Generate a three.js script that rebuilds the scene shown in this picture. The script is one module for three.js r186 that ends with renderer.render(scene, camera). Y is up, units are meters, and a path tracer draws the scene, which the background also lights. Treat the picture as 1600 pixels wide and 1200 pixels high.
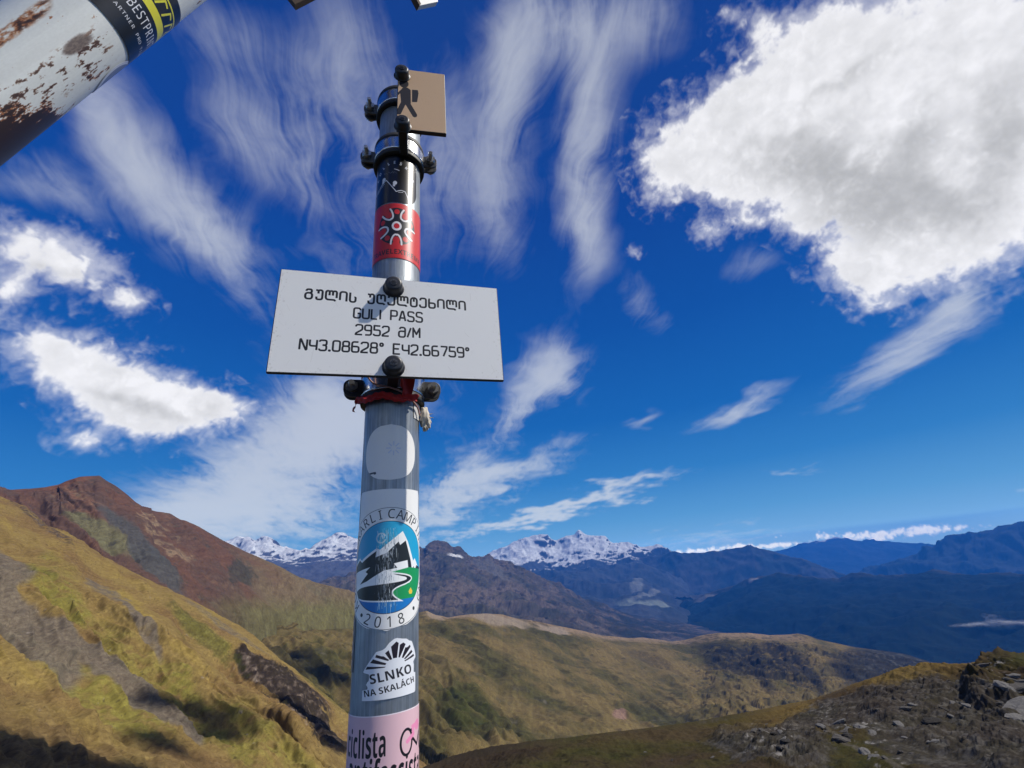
import * as THREE from 'three';
import { mergeGeometries, mergeVertices } from 'three/addons/utils/BufferGeometryUtils.js';
import { RoundedBoxGeometry } from 'three/addons/geometries/RoundedBoxGeometry.js';

// ---------------------------------------------------------------- camera
const V3 = (x, y, z) => new THREE.Vector3(x, y, z);
const scene = new THREE.Scene();
const F = 710, PW = 1600, PH = 1200;
const EYE = V3(0, 1.6, 0);
// the picture of the zenith (vanishing point of the post) gives pitch and roll
const upC = V3(-140, 1680, -F).normalize();
const fwC = V3(0, 0, -1).addScaledVector(upC, upC.z).normalize();
const zC = fwC.clone().negate(), xC = V3().crossVectors(upC, zC);
const C2W = new THREE.Matrix4().set(xC.x, xC.y, xC.z, 0, upC.x, upC.y, upC.z, 0, zC.x, zC.y, zC.z, 0, 0, 0, 0, 1);
const W2C = C2W.clone().transpose();
const camera = new THREE.PerspectiveCamera(2 * Math.atan(PH / 2 / F) * 180 / Math.PI, 4 / 3, 0.05, 150000);
camera.position.copy(EYE);
camera.quaternion.setFromRotationMatrix(C2W);
const ray = (x, y) => V3(x - PW / 2, PH / 2 - y, -F).applyMatrix4(C2W).normalize();
const proj = (p) => { const c = p.clone().sub(EYE).applyMatrix4(W2C); return [PW / 2 + F * c.x / -c.z, PH / 2 - F * c.y / -c.z]; };
const at = (x, y, d) => { const r = ray(x, y); return r.multiplyScalar(d / Math.hypot(r.x, r.z)).add(EYE); }; // d = distance over ground

// ---------------------------------------------------------------- noise
function mulberry(a) { return () => { a |= 0; a = a + 0x6D2B79F5 | 0; let t = Math.imul(a ^ a >>> 15, 1 | a); t = t + Math.imul(t ^ t >>> 7, 61 | t) ^ t; return ((t ^ t >>> 14) >>> 0) / 4294967296; }; }
const PERM = new Uint8Array(512), GX = new Float32Array(256), GY = new Float32Array(256), GZ = new Float32Array(256);
{ const r = mulberry(77), p = [...Array(256).keys()]; for (let i = 255; i > 0; i--) { const j = r() * (i + 1) | 0; [p[i], p[j]] = [p[j], p[i]]; }
  for (let i = 0; i < 512; i++) PERM[i] = p[i & 255];
  for (let i = 0; i < 256; i++) { const z = r() * 2 - 1, a = r() * 6.2832, q = Math.sqrt(1 - z * z); GX[i] = q * Math.cos(a); GY[i] = q * Math.sin(a); GZ[i] = z; } }
function noise(x, y, z) {
  const X = Math.floor(x), Y = Math.floor(y), Z = Math.floor(z); x -= X; y -= Y; z -= Z;
  const u = x * x * x * (x * (x * 6 - 15) + 10), v = y * y * y * (y * (y * 6 - 15) + 10), w = z * z * z * (z * (z * 6 - 15) + 10);
  const a = PERM[X & 255], b = PERM[(X + 1) & 255], Yi = Y & 255, Zi = Z & 255;
  const aa = PERM[a + Yi], ab = PERM[a + ((Yi + 1) & 255)], ba = PERM[b + Yi], bb = PERM[b + ((Yi + 1) & 255)], Z1 = (Zi + 1) & 255;
  const g = (h, x, y, z) => GX[h] * x + GY[h] * y + GZ[h] * z;
  const l = (t, p, q) => p + t * (q - p);
  return 1.6 * l(w, l(v, l(u, g(PERM[aa + Zi], x, y, z), g(PERM[ba + Zi], x - 1, y, z)), l(u, g(PERM[ab + Zi], x, y - 1, z), g(PERM[bb + Zi], x - 1, y - 1, z))),
    l(v, l(u, g(PERM[aa + Z1], x, y, z - 1), g(PERM[ba + Z1], x - 1, y, z - 1)), l(u, g(PERM[ab + Z1], x, y - 1, z - 1), g(PERM[bb + Z1], x - 1, y - 1, z - 1))));
}
function fbm(x, y, z, n = 4, gain = 0.5) { let s = 0, a = 1, t = 0; for (let i = 0; i < n; i++) { s += a * noise(x, y, z); t += a; a *= gain; x = x * 2.03 + 13.1; y = y * 2.03 + 7.7; z = z * 2.03 + 3.3; } return s / t; }
function ridged(x, y, z, n = 4, gain = 0.5) { let s = 0, a = 1, t = 0; for (let i = 0; i < n; i++) { s += a * (1 - 2 * Math.abs(noise(x, y, z))); t += a; a *= gain; x = x * 2.07 + 5.1; y = y * 2.07 + 2.7; z = z * 2.07 + 9.3; } return s / t; }
const clamp = (x, a = 0, b = 1) => x < a ? a : x > b ? b : x;
const sst = (a, b, x) => { x = clamp((x - a) / (b - a)); return x * x * (3 - 2 * x); };
const mix = (a, b, t) => a + (b - a) * t;
const mixc = (a, b, t) => [mix(a[0], b[0], t), mix(a[1], b[1], t), mix(a[2], b[2], t)];
const lin = (c) => { c /= 255; return c <= 0.04045 ? c / 12.92 : Math.pow((c + 0.055) / 1.055, 2.4); };
const rgb = (r, g, b) => [lin(r), lin(g), lin(b)];

// ---------------------------------------------------------------- sun, exposure, sky
const EXPOSURE = 1.25;
const sU = V3(0.961, 0, -0.275).normalize(), sN = V3(0.275, 0, 0.961).normalize(); // along and out of the name board
const SUN = V3().addScaledVector(sU, 2.5).addScaledVector(sN, 1).add(V3(0, 3.4, 0)).normalize();
const sun = new THREE.DirectionalLight(new THREE.Color(1, 0.95, 0.87), 4.2);
sun.position.copy(SUN).multiplyScalar(60); sun.target.position.set(0, 0, 0);
sun.castShadow = true; sun.shadow.mapSize.set(4096, 4096);
Object.assign(sun.shadow.camera, { left: -90, right: 90, top: 90, bottom: -90, near: 1, far: 260 });
scene.add(sun, sun.target);

function buildSky() {
  const Wd = 4096, Hd = 2048, data = new Float32Array(Wd * Hd * 4);
  const stops = [[-90, 128, 172, 212], [0, 128, 172, 212], [2, 112, 164, 210], [5, 86, 150, 204], [10, 50, 124, 192], [17, 26, 100, 178], [28, 18, 82, 164], [42, 17, 68, 150], [60, 22, 64, 140], [90, 24, 62, 134]].map((s) => [s[0], ...rgb(s[1], s[2], s[3])]);
  const grad = (el, out) => { let i = 1; while (i < stops.length - 1 && stops[i][0] < el) i++; const a = stops[i - 1], b = stops[i], t = clamp((el - a[0]) / (b[0] - a[0])); for (let k = 0; k < 3; k++) out[k] = mix(a[k + 1], b[k + 1], t); };
  // cirrus fields: [x, y, half length, half width, turn in degrees, strength] in picture pixels, kept as directions
  const cirrus = [
    [270, 300, 230, 62, 50, .9], [340, 400, 120, 40, 55, .6], [170, 180, 180, 60, 60, .55], [380, 190, 130, 70, 55, .5], [110, 290, 110, 30, 35, .5], [480, 230, 150, 60, 75, .5], [540, 130, 170, 70, 85, .7], [620, 250, 150, 60, 90, .6],
    [700, 240, 170, 45, 88, .5], [790, 130, 200, 60, 92, 1.0], [930, 180, 150, 45, 96, .9], [915, 340, 110, 40, 98, 1.0], [770, 330, 100, 40, 80, .4], [880, 30, 120, 90, 0, .8], [360, 50, 140, 50, 30, .35], [1020, 40, 60, 60, 60, .4],
    [420, 735, 250, 90, -28, 1.5], [510, 650, 120, 80, -20, 1.1], [300, 800, 130, 50, -15, 1.0], [460, 800, 120, 50, -10, .9], [868, 588, 62, 52, -35, 1.3], [810, 640, 50, 28, -42, .9], [735, 710, 50, 28, -35, .8],
    [765, 748, 125, 26, -17, 1.5], [830, 806, 210, 13, -14, 1.5], [700, 795, 80, 22, -18, 1.1], [930, 775, 110, 10, -12, .8], [1430, 535, 150, 30, -33, 1.0], [1515, 475, 60, 34, -40, .8], [1160, 640, 75, 17, -24, .9],
    [1240, 738, 45, 7, -8, .5], [1010, 470, 60, 30, 50, .3], [1000, 655, 30, 12, -30, .4], [1160, 410, 24, 44, 70, .3], [1120, 840, 160, 14, -6, .3], [560, 440, 100, 100, 80, .35], [60, 300, 90, 30, 20, .4]];
  const cumulus = [
    [50, 385, 95, 52, 8, 1], [120, 415, 66, 42, 10, .95], [10, 450, 50, 40, 0, .9], [200, 468, 48, 24, 14, .95], [90, 555, 105, 50, 16, 1.05], [190, 605, 130, 62, 14, 1.1], [290, 632, 95, 42, 10, 1.0], [220, 655, 90, 38, 4, .9], [130, 688, 50, 20, 0, .85], [350, 632, 60, 22, 8, .7],
    [1095, 225, 95, 66, -4, 1], [1130, 290, 90, 40, 10, .8], [1150, 165, 75, 52, -20, .9], [1230, 190, 140, 95, -18, 1.1], [1240, 105, 90, 55, -30, .9], [1390, 130, 210, 120, -22, 1.2], [1300, 45, 110, 60, -20, .95], [1540, 50, 170, 130, -20, 1.2], [1270, 290, 150, 66, 8, 1], [1430, 300, 190, 110, 20, 1.15], [1560, 270, 130, 120, 0, 1.1], [1385, 405, 105, 66, 12, 1.0], [1340, 425, 70, 50, 20, .85],
    [1500, 380, 120, 55, -10, 1.0], [1110, 360, 30, 24, 0, .85], [1132, 25, 20, 30, 60, .5], [990, 393, 16, 11, 0, .6], [1190, 40, 45, 38, -30, .7], [1170, 345, 50, 20, 10, .6], [1250, 345, 60, 24, 10, .7], [1035, 300, 36, 44, 60, .55], [1030, 250, 40, 40, 0, .6], [1370, 478, 40, 16, -10, .5], [1640, 180, 120, 160, 0, 1.1],
    [1222, 838, 19, 5, -4, 0.68], [1240, 850, 40, 8, -4, 0.62], [1290, 838, 26, 10, -3, 0.74], [1328, 836, 28, 11, -4, 0.74], [1378, 832, 28, 14, -6, 0.74], [1365, 843, 50, 12, -4, 0.68], [1425, 830, 32, 12, -5, 0.74], [1450, 826, 34, 13, -5, 0.74], [1490, 826, 36, 9, -6, 0.68], [1545, 823, 34, 7, -5, 0.62], [1598, 766, 16, 5, -5, 0.56], [1160, 853, 18, 7, 0, .8], [1110, 860, 70, 9, -5, .8], [1050, 864, 50, 7, -5, .6], [1200, 853, 40, 7, -5, .7]];
  // grey undersides of the thick right-hand cloud
  const greys = [[1290, 265, 120, 40, 0, .95], [1390, 300, 120, 55, 15, 1], [1440, 210, 90, 50, -40, .7], [1340, 340, 90, 40, 10, .8], [1560, 220, 60, 110, 20, .7], [1500, 330, 70, 40, 0, .5], [1250, 220, 90, 26, -20, .35], [230, 635, 110, 22, 12, .5], [70, 425, 80, 20, 8, .45], [1330, 120, 120, 14, -32, .3]];
  const prep = (a) => a.map(([x, y, rx, ry, t, s]) => [x, y, Math.cos(t * Math.PI / 180) / rx, Math.sin(t * Math.PI / 180) / rx, -Math.sin(t * Math.PI / 180) / ry, Math.cos(t * Math.PI / 180) / ry, s, (Math.max(rx, ry) * 2.1) ** 2]);
  const ci = prep(cirrus), cu = prep(cumulus), gr = prep(greys);
  const sumSoft = (list, x, y) => { let m = 0; for (const b of list) { const dx = x - b[0], dy = y - b[1]; if (dx * dx + dy * dy > b[7]) continue; const p = dx * b[2] + dy * b[3], q = dx * b[4] + dy * b[5]; m += b[6] * Math.exp(-1.6 * (p * p + q * q)); } return m; };
  const az0 = (() => { const r = ray(655, 880); return Math.atan2(r.x, -r.z); })(), ca = Math.cos(az0), sa = Math.sin(az0);
  const e = W2C.elements, col = [0, 0, 0], HZ = [.012, .11, .44];
  for (let j = 0; j < Hd; j++) {
    const el = ((j + .5) / Hd - .5) * Math.PI, y = Math.sin(el), c = Math.cos(el), deg = el * 180 / Math.PI;
    const T = Math.exp(-4e-5 * Math.min(37000, 1350 / Math.max(.001, y))); // the built haze lies before the sky; this is the sky behind it
    for (let i = 0; i < Wd; i++) {
      const o = (j * Wd + i) * 4; data[o + 3] = 1;
      grad(deg, col);
      if (deg > -0.3) {
        const phi = ((i + .5) / Wd - .5) * 2 * Math.PI, x = c * Math.cos(phi), z = c * Math.sin(phi);
        const cz = e[2] * x + e[6] * y + e[10] * z;
        let px = 0, py = 0, inside = 0;
        if (cz < -0.2) { px = 800 - F * (e[0] * x + e[4] * y + e[8] * z) / cz; py = 600 + F * (e[1] * x + e[5] * y + e[9] * z) / cz; inside = sst(420, 0, Math.max(-px - 60, px - 1660, -py - 60, py - 1300)); }
        // plane of the high cloud
        const h = 1 / (y + 0.09), X = x * h, Z = z * h, s = -Z * ca + X * sa, t = X * ca + Z * sa;
        const wx = fbm(s * 1.5 + 9, t * 1.9, 4, 4, .62), wy = fbm(s * 1.3, t * 1.9, 9, 4, .62);
        const streak = fbm(s * .85 + wx * .5, t * 4.2 + wy * 1.15, 2.5, 4, .62), fibre = ridged(s * 1.3 + wx * .8, t * 15 + wy * 3.0, 7, 5, .7) - .2, puff = fbm(X * 4.5 + wx * .8, Z * 4.5 + wy * .8, 5, 6, .66);
        const out = inside < 1 ? sst(-.15, .45, fbm(X * .5 + 3, Z * .5, 21, 4)) * .9 : 0;
        const cov = inside > 0 ? mix(out, sumSoft(ci, px + 50 * wx, py + 50 * wy), inside) : out;
        const tex = .30 + .66 * streak + .34 * fibre + .46 * puff;
        let cd = cov * sst(-.14, 1.0, tex + .30 * (cov - .6)) * 1.45; cd = 1 - Math.exp(-1.5 * Math.max(0, cd - .025));
        // cumulus: worked in direction space so that the billows keep their size
        let m = inside > 0 ? sumSoft(cu, px, py) : 0;
        if (inside < 1) m = mix(sst(-.06, .35, fbm(X * .8 + 31, Z * .8 + 4, 3, 4)) * 1.1, m, inside);
        let kd = 0, shade = 0;
        if (m > .03) {
          const q = py > 800 ? 80 : 13, n1 = fbm(x * q, y * q * 1.25, z * q, 3, .6), w2 = fbm(x * q * 2.3 + 5, y * q * 2.3, z * q * 2.3, 3, .6);
          const n2 = fbm(x * q * 3.2 + w2 * 1.1, y * q * 3.2 + w2 * .8, z * q * 3.2, 6, .62);
          const body = py > 800 ? m - .62 + .62 * n1 + .62 * n2 : m - .50 + .40 * n1 + .66 * n2;
          kd = py > 800 ? sst(-.1, .3, body) : Math.pow(sst(-.26, .52, body), 1.1); kd = clamp(kd * mix(.8 + .4 * n2, 1, sst(.1, .5, body))); if (py < 800) kd = Math.max(kd, .5 * sst(-.46, .45, m - .5 + .42 * w2 + .62 * n2));
          shade = inside > 0 ? sumSoft(gr, px + 34 * w2, py + 34 * n1) * inside : 0;
          shade = clamp(.88 * (1 - Math.exp(-1.5 * Math.max(0, shade * (1 + .7 * n1 - .9 * n2) + .24 * n1 - .30 * n2 + .12)))) * sst(.1, .7, body);
        }
        const ciB = [.64, .68, .74], lit = mix(.92, .38, shade), warm = mix(1, .985, shade);
        for (let k = 0; k < 3; k++) {
          let v = mix(col[k], ciB[k], cd * .74);
          v = mix(v, lit * (k === 0 ? warm : k === 1 ? 1 : 1.035), kd * .97);
          col[k] = v;
        }
      }
      for (let k = 0; k < 3; k++) data[o + k] = Math.max(col[k] * .35, (col[k] - HZ[k] * (1 - T)) / T) / EXPOSURE;
    }
  }
  const t = new THREE.DataTexture(data, Wd, Hd, THREE.RGBAFormat, THREE.FloatType);
  t.mapping = THREE.EquirectangularReflectionMapping; t.magFilter = THREE.LinearFilter; t.minFilter = THREE.LinearFilter; t.needsUpdate = true;
  return t;
}
const skyTexture = buildSky();
scene.background = skyTexture; scene.environment = skyTexture;
scene.fog = new THREE.FogExp2(new THREE.Color(0.035, 0.27, 1.0), 4e-5);
const renderer = new THREE.WebGLRenderer({ antialias: true });
renderer.toneMapping = THREE.LinearToneMapping; renderer.toneMappingExposure = EXPOSURE;
renderer.shadowMap.enabled = true;

// ---------------------------------------------------------------- helpers
function tag(o, label, category, group, kind) { if (label) o.userData.label = label; if (category) o.userData.category = category; if (group) o.userData.group = group; if (kind) o.userData.kind = kind; return o; }
function mesh(name, geo, mat, parent = scene, label) { const m = new THREE.Mesh(geo, mat); m.name = name; m.castShadow = m.receiveShadow = true; if (label) m.userData.label = label; parent.add(m); return m; }
function thing(name, label, category, group) { const g = new THREE.Group(); g.name = name; scene.add(g); return tag(g, label, category, group); }
function dataTex(w, h, fn, srgb = true) {
  const d = new Uint8Array(w * h * 4), c = [0, 0, 0];
  for (let j = 0; j < h; j++) for (let i = 0; i < w; i++) { fn(i / w, j / h, c); const o = (j * w + i) * 4; for (let k = 0; k < 3; k++) d[o + k] = clamp(c[k]) * 255; d[o + 3] = 255; }
  const t = new THREE.DataTexture(d, w, h); t.magFilter = THREE.LinearFilter; t.minFilter = THREE.LinearMipmapLinearFilter; t.generateMipmaps = true; t.wrapS = t.wrapT = THREE.RepeatWrapping; if (srgb) t.colorSpace = THREE.SRGBColorSpace; t.needsUpdate = true; return t;
}
// noise that repeats over [0,1)^2
// fresh r inside torus
function torusN(u, v, f, n, seed) { const a = u * 6.28318, b = v * 6.28318; let r = f / 6.28318, s = 0, amp = 1, tot = 0; for (let k = 0; k < n; k++) { s += amp * (noise(Math.cos(a) * r + seed, Math.sin(a) * r, Math.cos(b) * r + 3 * seed) + noise(Math.sin(b) * r + seed, Math.cos(a) * r + 7, Math.sin(a) * r + seed)) * .7; tot += amp; amp *= .62; r *= 2; } return s / tot; }

const groundMap = dataTex(512, 512, (u, v, c) => { const n = torusN(u, v, 10, 6, 3.1), g = torusN(u, v, 90, 3, 8.2); const k = .76 + .22 * n + .20 * g; c[0] = k; c[1] = k * (1 + .03 * n); c[2] = k * (1 - .05 * g); });
const groundBump = dataTex(512, 512, (u, v, c) => { c[0] = c[1] = c[2] = .5 + .35 * torusN(u, v, 14, 6, 5.3); }, false);
function terrainMaterial(tile, bump) {
  const m = new THREE.MeshPhysicalMaterial({ vertexColors: true, roughness: 1, metalness: 0, specularIntensity: .08 });
  m.map = groundMap.clone(); m.map.repeat.set(1 / tile, 1 / tile); m.map.needsUpdate = true;
  if (bump) { m.bumpMap = groundBump.clone(); m.bumpMap.repeat.set(1 / tile, 1 / tile); m.bumpMap.needsUpdate = true; m.bumpScale = bump; }
  return m;
}
// A hillside sheet through rows of points. Each point: [picture x, picture y, distance over ground in metres]; first row is the skyline.
function hillside({ name, rows, nu, nv, back, disp, color, material, label }) {
  const nr = rows.length;
  const sample = (row, u) => { const n = row.length, x = mix(row[0][0], row[n - 1][0], u); let i = 1; while (i < n - 1 && row[i][0] < x) i++; const a = row[i - 1], b = row[i], t = clamp((x - a[0]) / (b[0] - a[0])); return [x, mix(a[1], b[1], t), Math.exp(mix(Math.log(a[2]), Math.log(b[2]), t))]; };
  const cr = (a, b, c, d, t) => .5 * (2 * b + (c - a) * t + (2 * a - 5 * b + 4 * c - d) * t * t + (3 * b - a - 3 * c + d) * t * t * t);
  const nb = Math.max(6, nv * .08 | 0), NV = nv + nb, N = (nu + 1) * (NV + 1);
  const pos = new Float32Array(N * 3), pix = new Float32Array(N * 2);
  for (let i = 0; i <= nu; i++) {
    const u = i / nu, P = rows.map((r) => { const s = sample(r, u), p = at(...s); return [p.x, p.y, p.z, s[0], s[1]]; });
    for (let j = 0; j <= NV; j++) {
      const k = (j * (nu + 1) + i);
      let q = [0, 0, 0, 0, 0];
      if (j < nb) { const t = (nb - j) / nb, c = P[0], d = Math.hypot(c[0], c[2]); const s = 1 + back[0] * t / d; q = [c[0] * s, c[1] - back[1] * t * t - .12 * back[1] * t, c[2] * s, c[3], c[4]]; }
      else { const v = (j - nb) / nv * (nr - 1), r = Math.min(nr - 2, v | 0), t = v - r, A = P[Math.max(0, r - 1)], B = P[r], C = P[r + 1], D = P[Math.min(nr - 1, r + 2)]; for (let m = 0; m < 5; m++) q[m] = cr(A[m], B[m], C[m], D[m], t); }
      pos.set(q.slice(0, 3), k * 3); pix[k * 2] = q[3]; pix[k * 2 + 1] = q[4];
    }
  }
  const idx = new Uint32Array(nu * NV * 6); let w = 0;
  for (let j = 0; j < NV; j++) for (let i = 0; i < nu; i++) { const a = j * (nu + 1) + i, b = a + nu + 1; idx[w++] = a; idx[w++] = b; idx[w++] = a + 1; idx[w++] = a + 1; idx[w++] = b; idx[w++] = b + 1; }
  const g = new THREE.BufferGeometry(); g.setAttribute('position', new THREE.BufferAttribute(pos, 3)); g.setIndex(new THREE.BufferAttribute(idx, 1));
  g.computeVertexNormals();
  const nrm = g.attributes.normal.array, col = new Float32Array(N * 3), uv = new Float32Array(N * 2), hgt = new Float32Array(N);
  for (let j = 0; j <= NV; j++) for (let i = 0; i <= nu; i++) {
    const k = j * (nu + 1) + i, x = pos[k * 3], y = pos[k * 3 + 1], z = pos[k * 3 + 2], v = clamp((j - nb) / nv);
    const d = disp(x, y, z, i / nu, v, pix[k * 2], pix[k * 2 + 1]); hgt[k] = d;
    for (let m = 0; m < 3; m++) pos[k * 3 + m] += nrm[k * 3 + m] * d * (m === 1 ? 1 : .8);
    uv[k * 2] = x + y * .31; uv[k * 2 + 1] = z + y * .57;
  }
  g.computeVertexNormals();
  for (let j = 0; j <= NV; j++) for (let i = 0; i <= nu; i++) {
    const k = j * (nu + 1) + i, c = color(pos[k * 3], pos[k * 3 + 1], pos[k * 3 + 2], nrm[k * 3 + 1], pix[k * 2], pix[k * 2 + 1], hgt[k], i / nu, clamp((j - nb) / nv));
    for (let m = 0; m < 3; m++) col[k * 3 + m] = clamp(c[m] * 1.45, 0, 1);
  }
  g.setAttribute('color', new THREE.BufferAttribute(col, 3)); g.setAttribute('uv', new THREE.BufferAttribute(uv, 2));
  g.computeBoundingBox(); const c0 = V3(); g.boundingBox.getCenter(c0); c0.y = g.boundingBox.min.y; g.translate(-c0.x, -c0.y, -c0.z);
  const m = mesh(name, g, material); m.position.copy(c0); tag(m, label, null, null, 'structure');
  return m;
}
const blob = (px, py, cx, cy, rx, ry, rot, n) => { const t = rot * Math.PI / 180, dx = px - cx, dy = py - cy, a = (dx * Math.cos(t) + dy * Math.sin(t)) / rx, b = (-dx * Math.sin(t) + dy * Math.cos(t)) / ry; return sst(1.25, .75, Math.hypot(a, b) + n * .55); };

// ---------------------------------------------------------------- far mountains
const SNOW = [.60, .61, .62];
function rangeColor({ rock, low, snowAt, snowVar, sc, steep = .55 }) {
  return (x, y, z, ny, px, py, h) => {
    const n = fbm(x / sc, y / sc, z / sc, 5, .6), n2 = fbm(x / sc * 5, y / sc * 5, z / sc * 5 + 7, 3);
    let c = mixc(rock, low, sst(-.25, .35, n));
    c = mixc(c, [c[0] * .5, c[1] * .52, c[2] * .55], sst(.05, .5, n2) * .6);
    if (snowAt !== undefined) { const s = sst(-.10, .10, clamp((y - snowAt) / snowVar, -2, .42) + .45 * n + .12 * n2 + (ny - steep) * 3.0); c = mixc(c, SNOW, s); }
    return c;
  };
}
const farMat = terrainMaterial(900, 0), midMat = terrainMaterial(160, 0);
// snow massif in the middle distance, centre
hillside({ name: 'snow_mountains', nu: 620, nv: 170, back: [2500, 1500], material: farMat,
  rows: [
    [[700, 905, 17010], [735, 880, 17010], [757, 872, 17010], [770, 860, 17010], [785, 858, 17010], [800, 851, 17010], [815, 850, 17010], [820, 848, 17010], [835, 841, 17010], [848, 838, 17010], [860, 846, 17010], [870, 846, 17010], [885, 838, 17010], [897, 836, 17010], [905, 829, 17010], [915, 836, 17010], [922, 838, 17010], [945, 840, 17010], [952, 848, 17010], [965, 853, 17010], [985, 851, 17010], [1000, 856, 17010], [1015, 854, 17010], [1028, 855, 17010], [1045, 863, 17010], [1075, 884, 17010], [1105, 925, 17010], [1150, 990, 17010]],
    [[700, 915, 15750], [800, 880, 15750], [900, 872, 15750], [1000, 876, 15750], [1060, 902, 15750], [1150, 995, 15750]],
    [[700, 930, 13860], [800, 905, 13860], [900, 900, 13860], [1000, 900, 13860], [1060, 925, 13860], [1150, 1000, 13860]],
    [[700, 950, 11655], [800, 935, 11655], [900, 930, 11655], [1000, 928, 11655], [1060, 950, 11655], [1150, 1003, 11655]],
    [[700, 985, 9135], [800, 975, 9135], [900, 968, 9135], [1000, 962, 9135], [1060, 976, 9135], [1150, 1006, 9135]],
    [[700, 1010, 7560], [800, 1000, 7560], [900, 992, 7560], [1000, 986, 7560], [1060, 995, 7560], [1150, 1012, 7560]]],
  disp: (x, y, z, u, v) => (ridged(x / 1500, y / 1500, z / 1500, 4, .47) - .1) * (v < .03 ? 110 : mix(360, 150, sst(.5, 1, v))),
  color: (() => { const f = rangeColor({ rock: [.05, .055, .065], low: [.03, .036, .038], snowAt: 600, snowVar: 420, sc: 900, steep: .58 });
    return (x, y, z, ny, px, py, h) => { let c = f(x, y, z, ny, px, py, h); const n = fbm(x / 600, y / 200, z / 600, 4);
      c = mixc(c, [.2, .23, .2], .75 * blob(px, py, 1000, 958, 40, 4, 6, n * 1.5)); c = mixc(c, [.2, .21, .2], .6 * blob(px, py, 995, 925, 9, 12, 10, n)); c = mixc(c, [.19, .2, .19], .6 * blob(px, py, 1010, 943, 22, 5, -22, n * 1.4)); return c; }; })() });
// snow peak left of the post
hillside({ name: 'snow_peak', nu: 360, nv: 140, back: [2500, 1500], material: farMat,
  rows: [
    [[300, 862, 12000], [340, 855, 12000], [372, 851, 12000], [385, 849, 12000], [398, 855, 12000], [412, 850, 12000], [420, 852, 12000], [440, 864, 12000], [455, 871, 12000], [468, 870, 12000], [485, 858, 12000], [500, 852, 12000], [515, 848, 12000], [528, 843, 12000], [533, 842, 12000], [540, 847, 12000], [556, 852, 12000], [580, 862, 12000], [620, 872, 12000], [680, 890, 12000]],
    [[300, 885, 10880], [400, 872, 10880], [500, 872, 10880], [560, 872, 10880], [680, 900, 10880]],
    [[300, 905, 9600], [400, 897, 9600], [500, 894, 9600], [560, 895, 9600], [680, 915, 9600]],
    [[300, 950, 7600], [400, 945, 7600], [500, 940, 7600], [560, 938, 7600], [680, 950, 7600]]],
  disp: (x, y, z, u, v) => ridged(x / 900, y / 900, z / 900, 4, .48) * (v < .03 ? 60 : mix(230, 110, v)),
  color: rangeColor({ rock: [.085, .085, .10], low: [.06, .062, .075], snowAt: 860, snowVar: 330, sc: 560, steep: .64 }) });
// blue ranges on the right, far to near
const blueRange = (name, label, d, crest, feet, dFoot, rock, low, sc, amp, nu, extra) => hillside({ name, nu, nv: 90, back: [d * .15, d * .07], material: farMat,
  rows: [crest.map(([x, y]) => [x, y, d]), feet.map(([x, y]) => [x, mix(y, crest[0][1], .55), mix(d, dFoot, .45)]), feet.map(([x, y]) => [x, y, dFoot])],
  disp: (x, y, z, u, v) => ridged(x / sc, y / sc, z / sc, 5, .55) * (v < .04 ? amp * .25 : amp),
  color: rangeColor({ rock, low, sc: sc * .6, ...extra }) });
blueRange('mountain_range', null, 31000, [[1120, 872], [1160, 866], [1200, 863], [1235, 857], [1262, 850], [1285, 847], [1300, 843], [1307, 841], [1318, 845], [1349, 848], [1380, 847], [1409, 848], [1440, 851], [1500, 855], [1600, 860], [1700, 850]], [[1120, 925], [1300, 925], [1500, 915], [1700, 905]], 24000, [.035, .045, .06], [.02, .032, .04], 2200, 330, 300, { snowAt: 520, snowVar: 260, steep: .8 });
blueRange('mountain_range_001', null, 15500, [[800, 965], [900, 928], [950, 892], [1000, 873], [1040, 869], [1079, 868], [1105, 866], [1127, 864], [1145, 860], [1161, 858], [1185, 860], [1210, 863], [1240, 874], [1270, 885], [1300, 896], [1330, 908], [1370, 925], [1420, 940]], [[800, 985], [960, 960], [1100, 945], [1250, 945], [1420, 965]], 11500, [.05, .05, .055], [.025, .036, .04], 1500, 330, 330, {});
blueRange('mountain_range_002', null, 18500, [[1290, 925], [1330, 902], [1356, 891], [1395, 878], [1435, 866], [1460, 857], [1487, 846], [1510, 840], [1540, 831], [1570, 825], [1600, 822], [1640, 812], [1700, 806], [1780, 800]], [[1290, 945], [1450, 935], [1600, 925], [1780, 915]], 13500, [.04, .05, .06], [.022, .034, .04], 1300, 330, 330, {});
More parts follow.
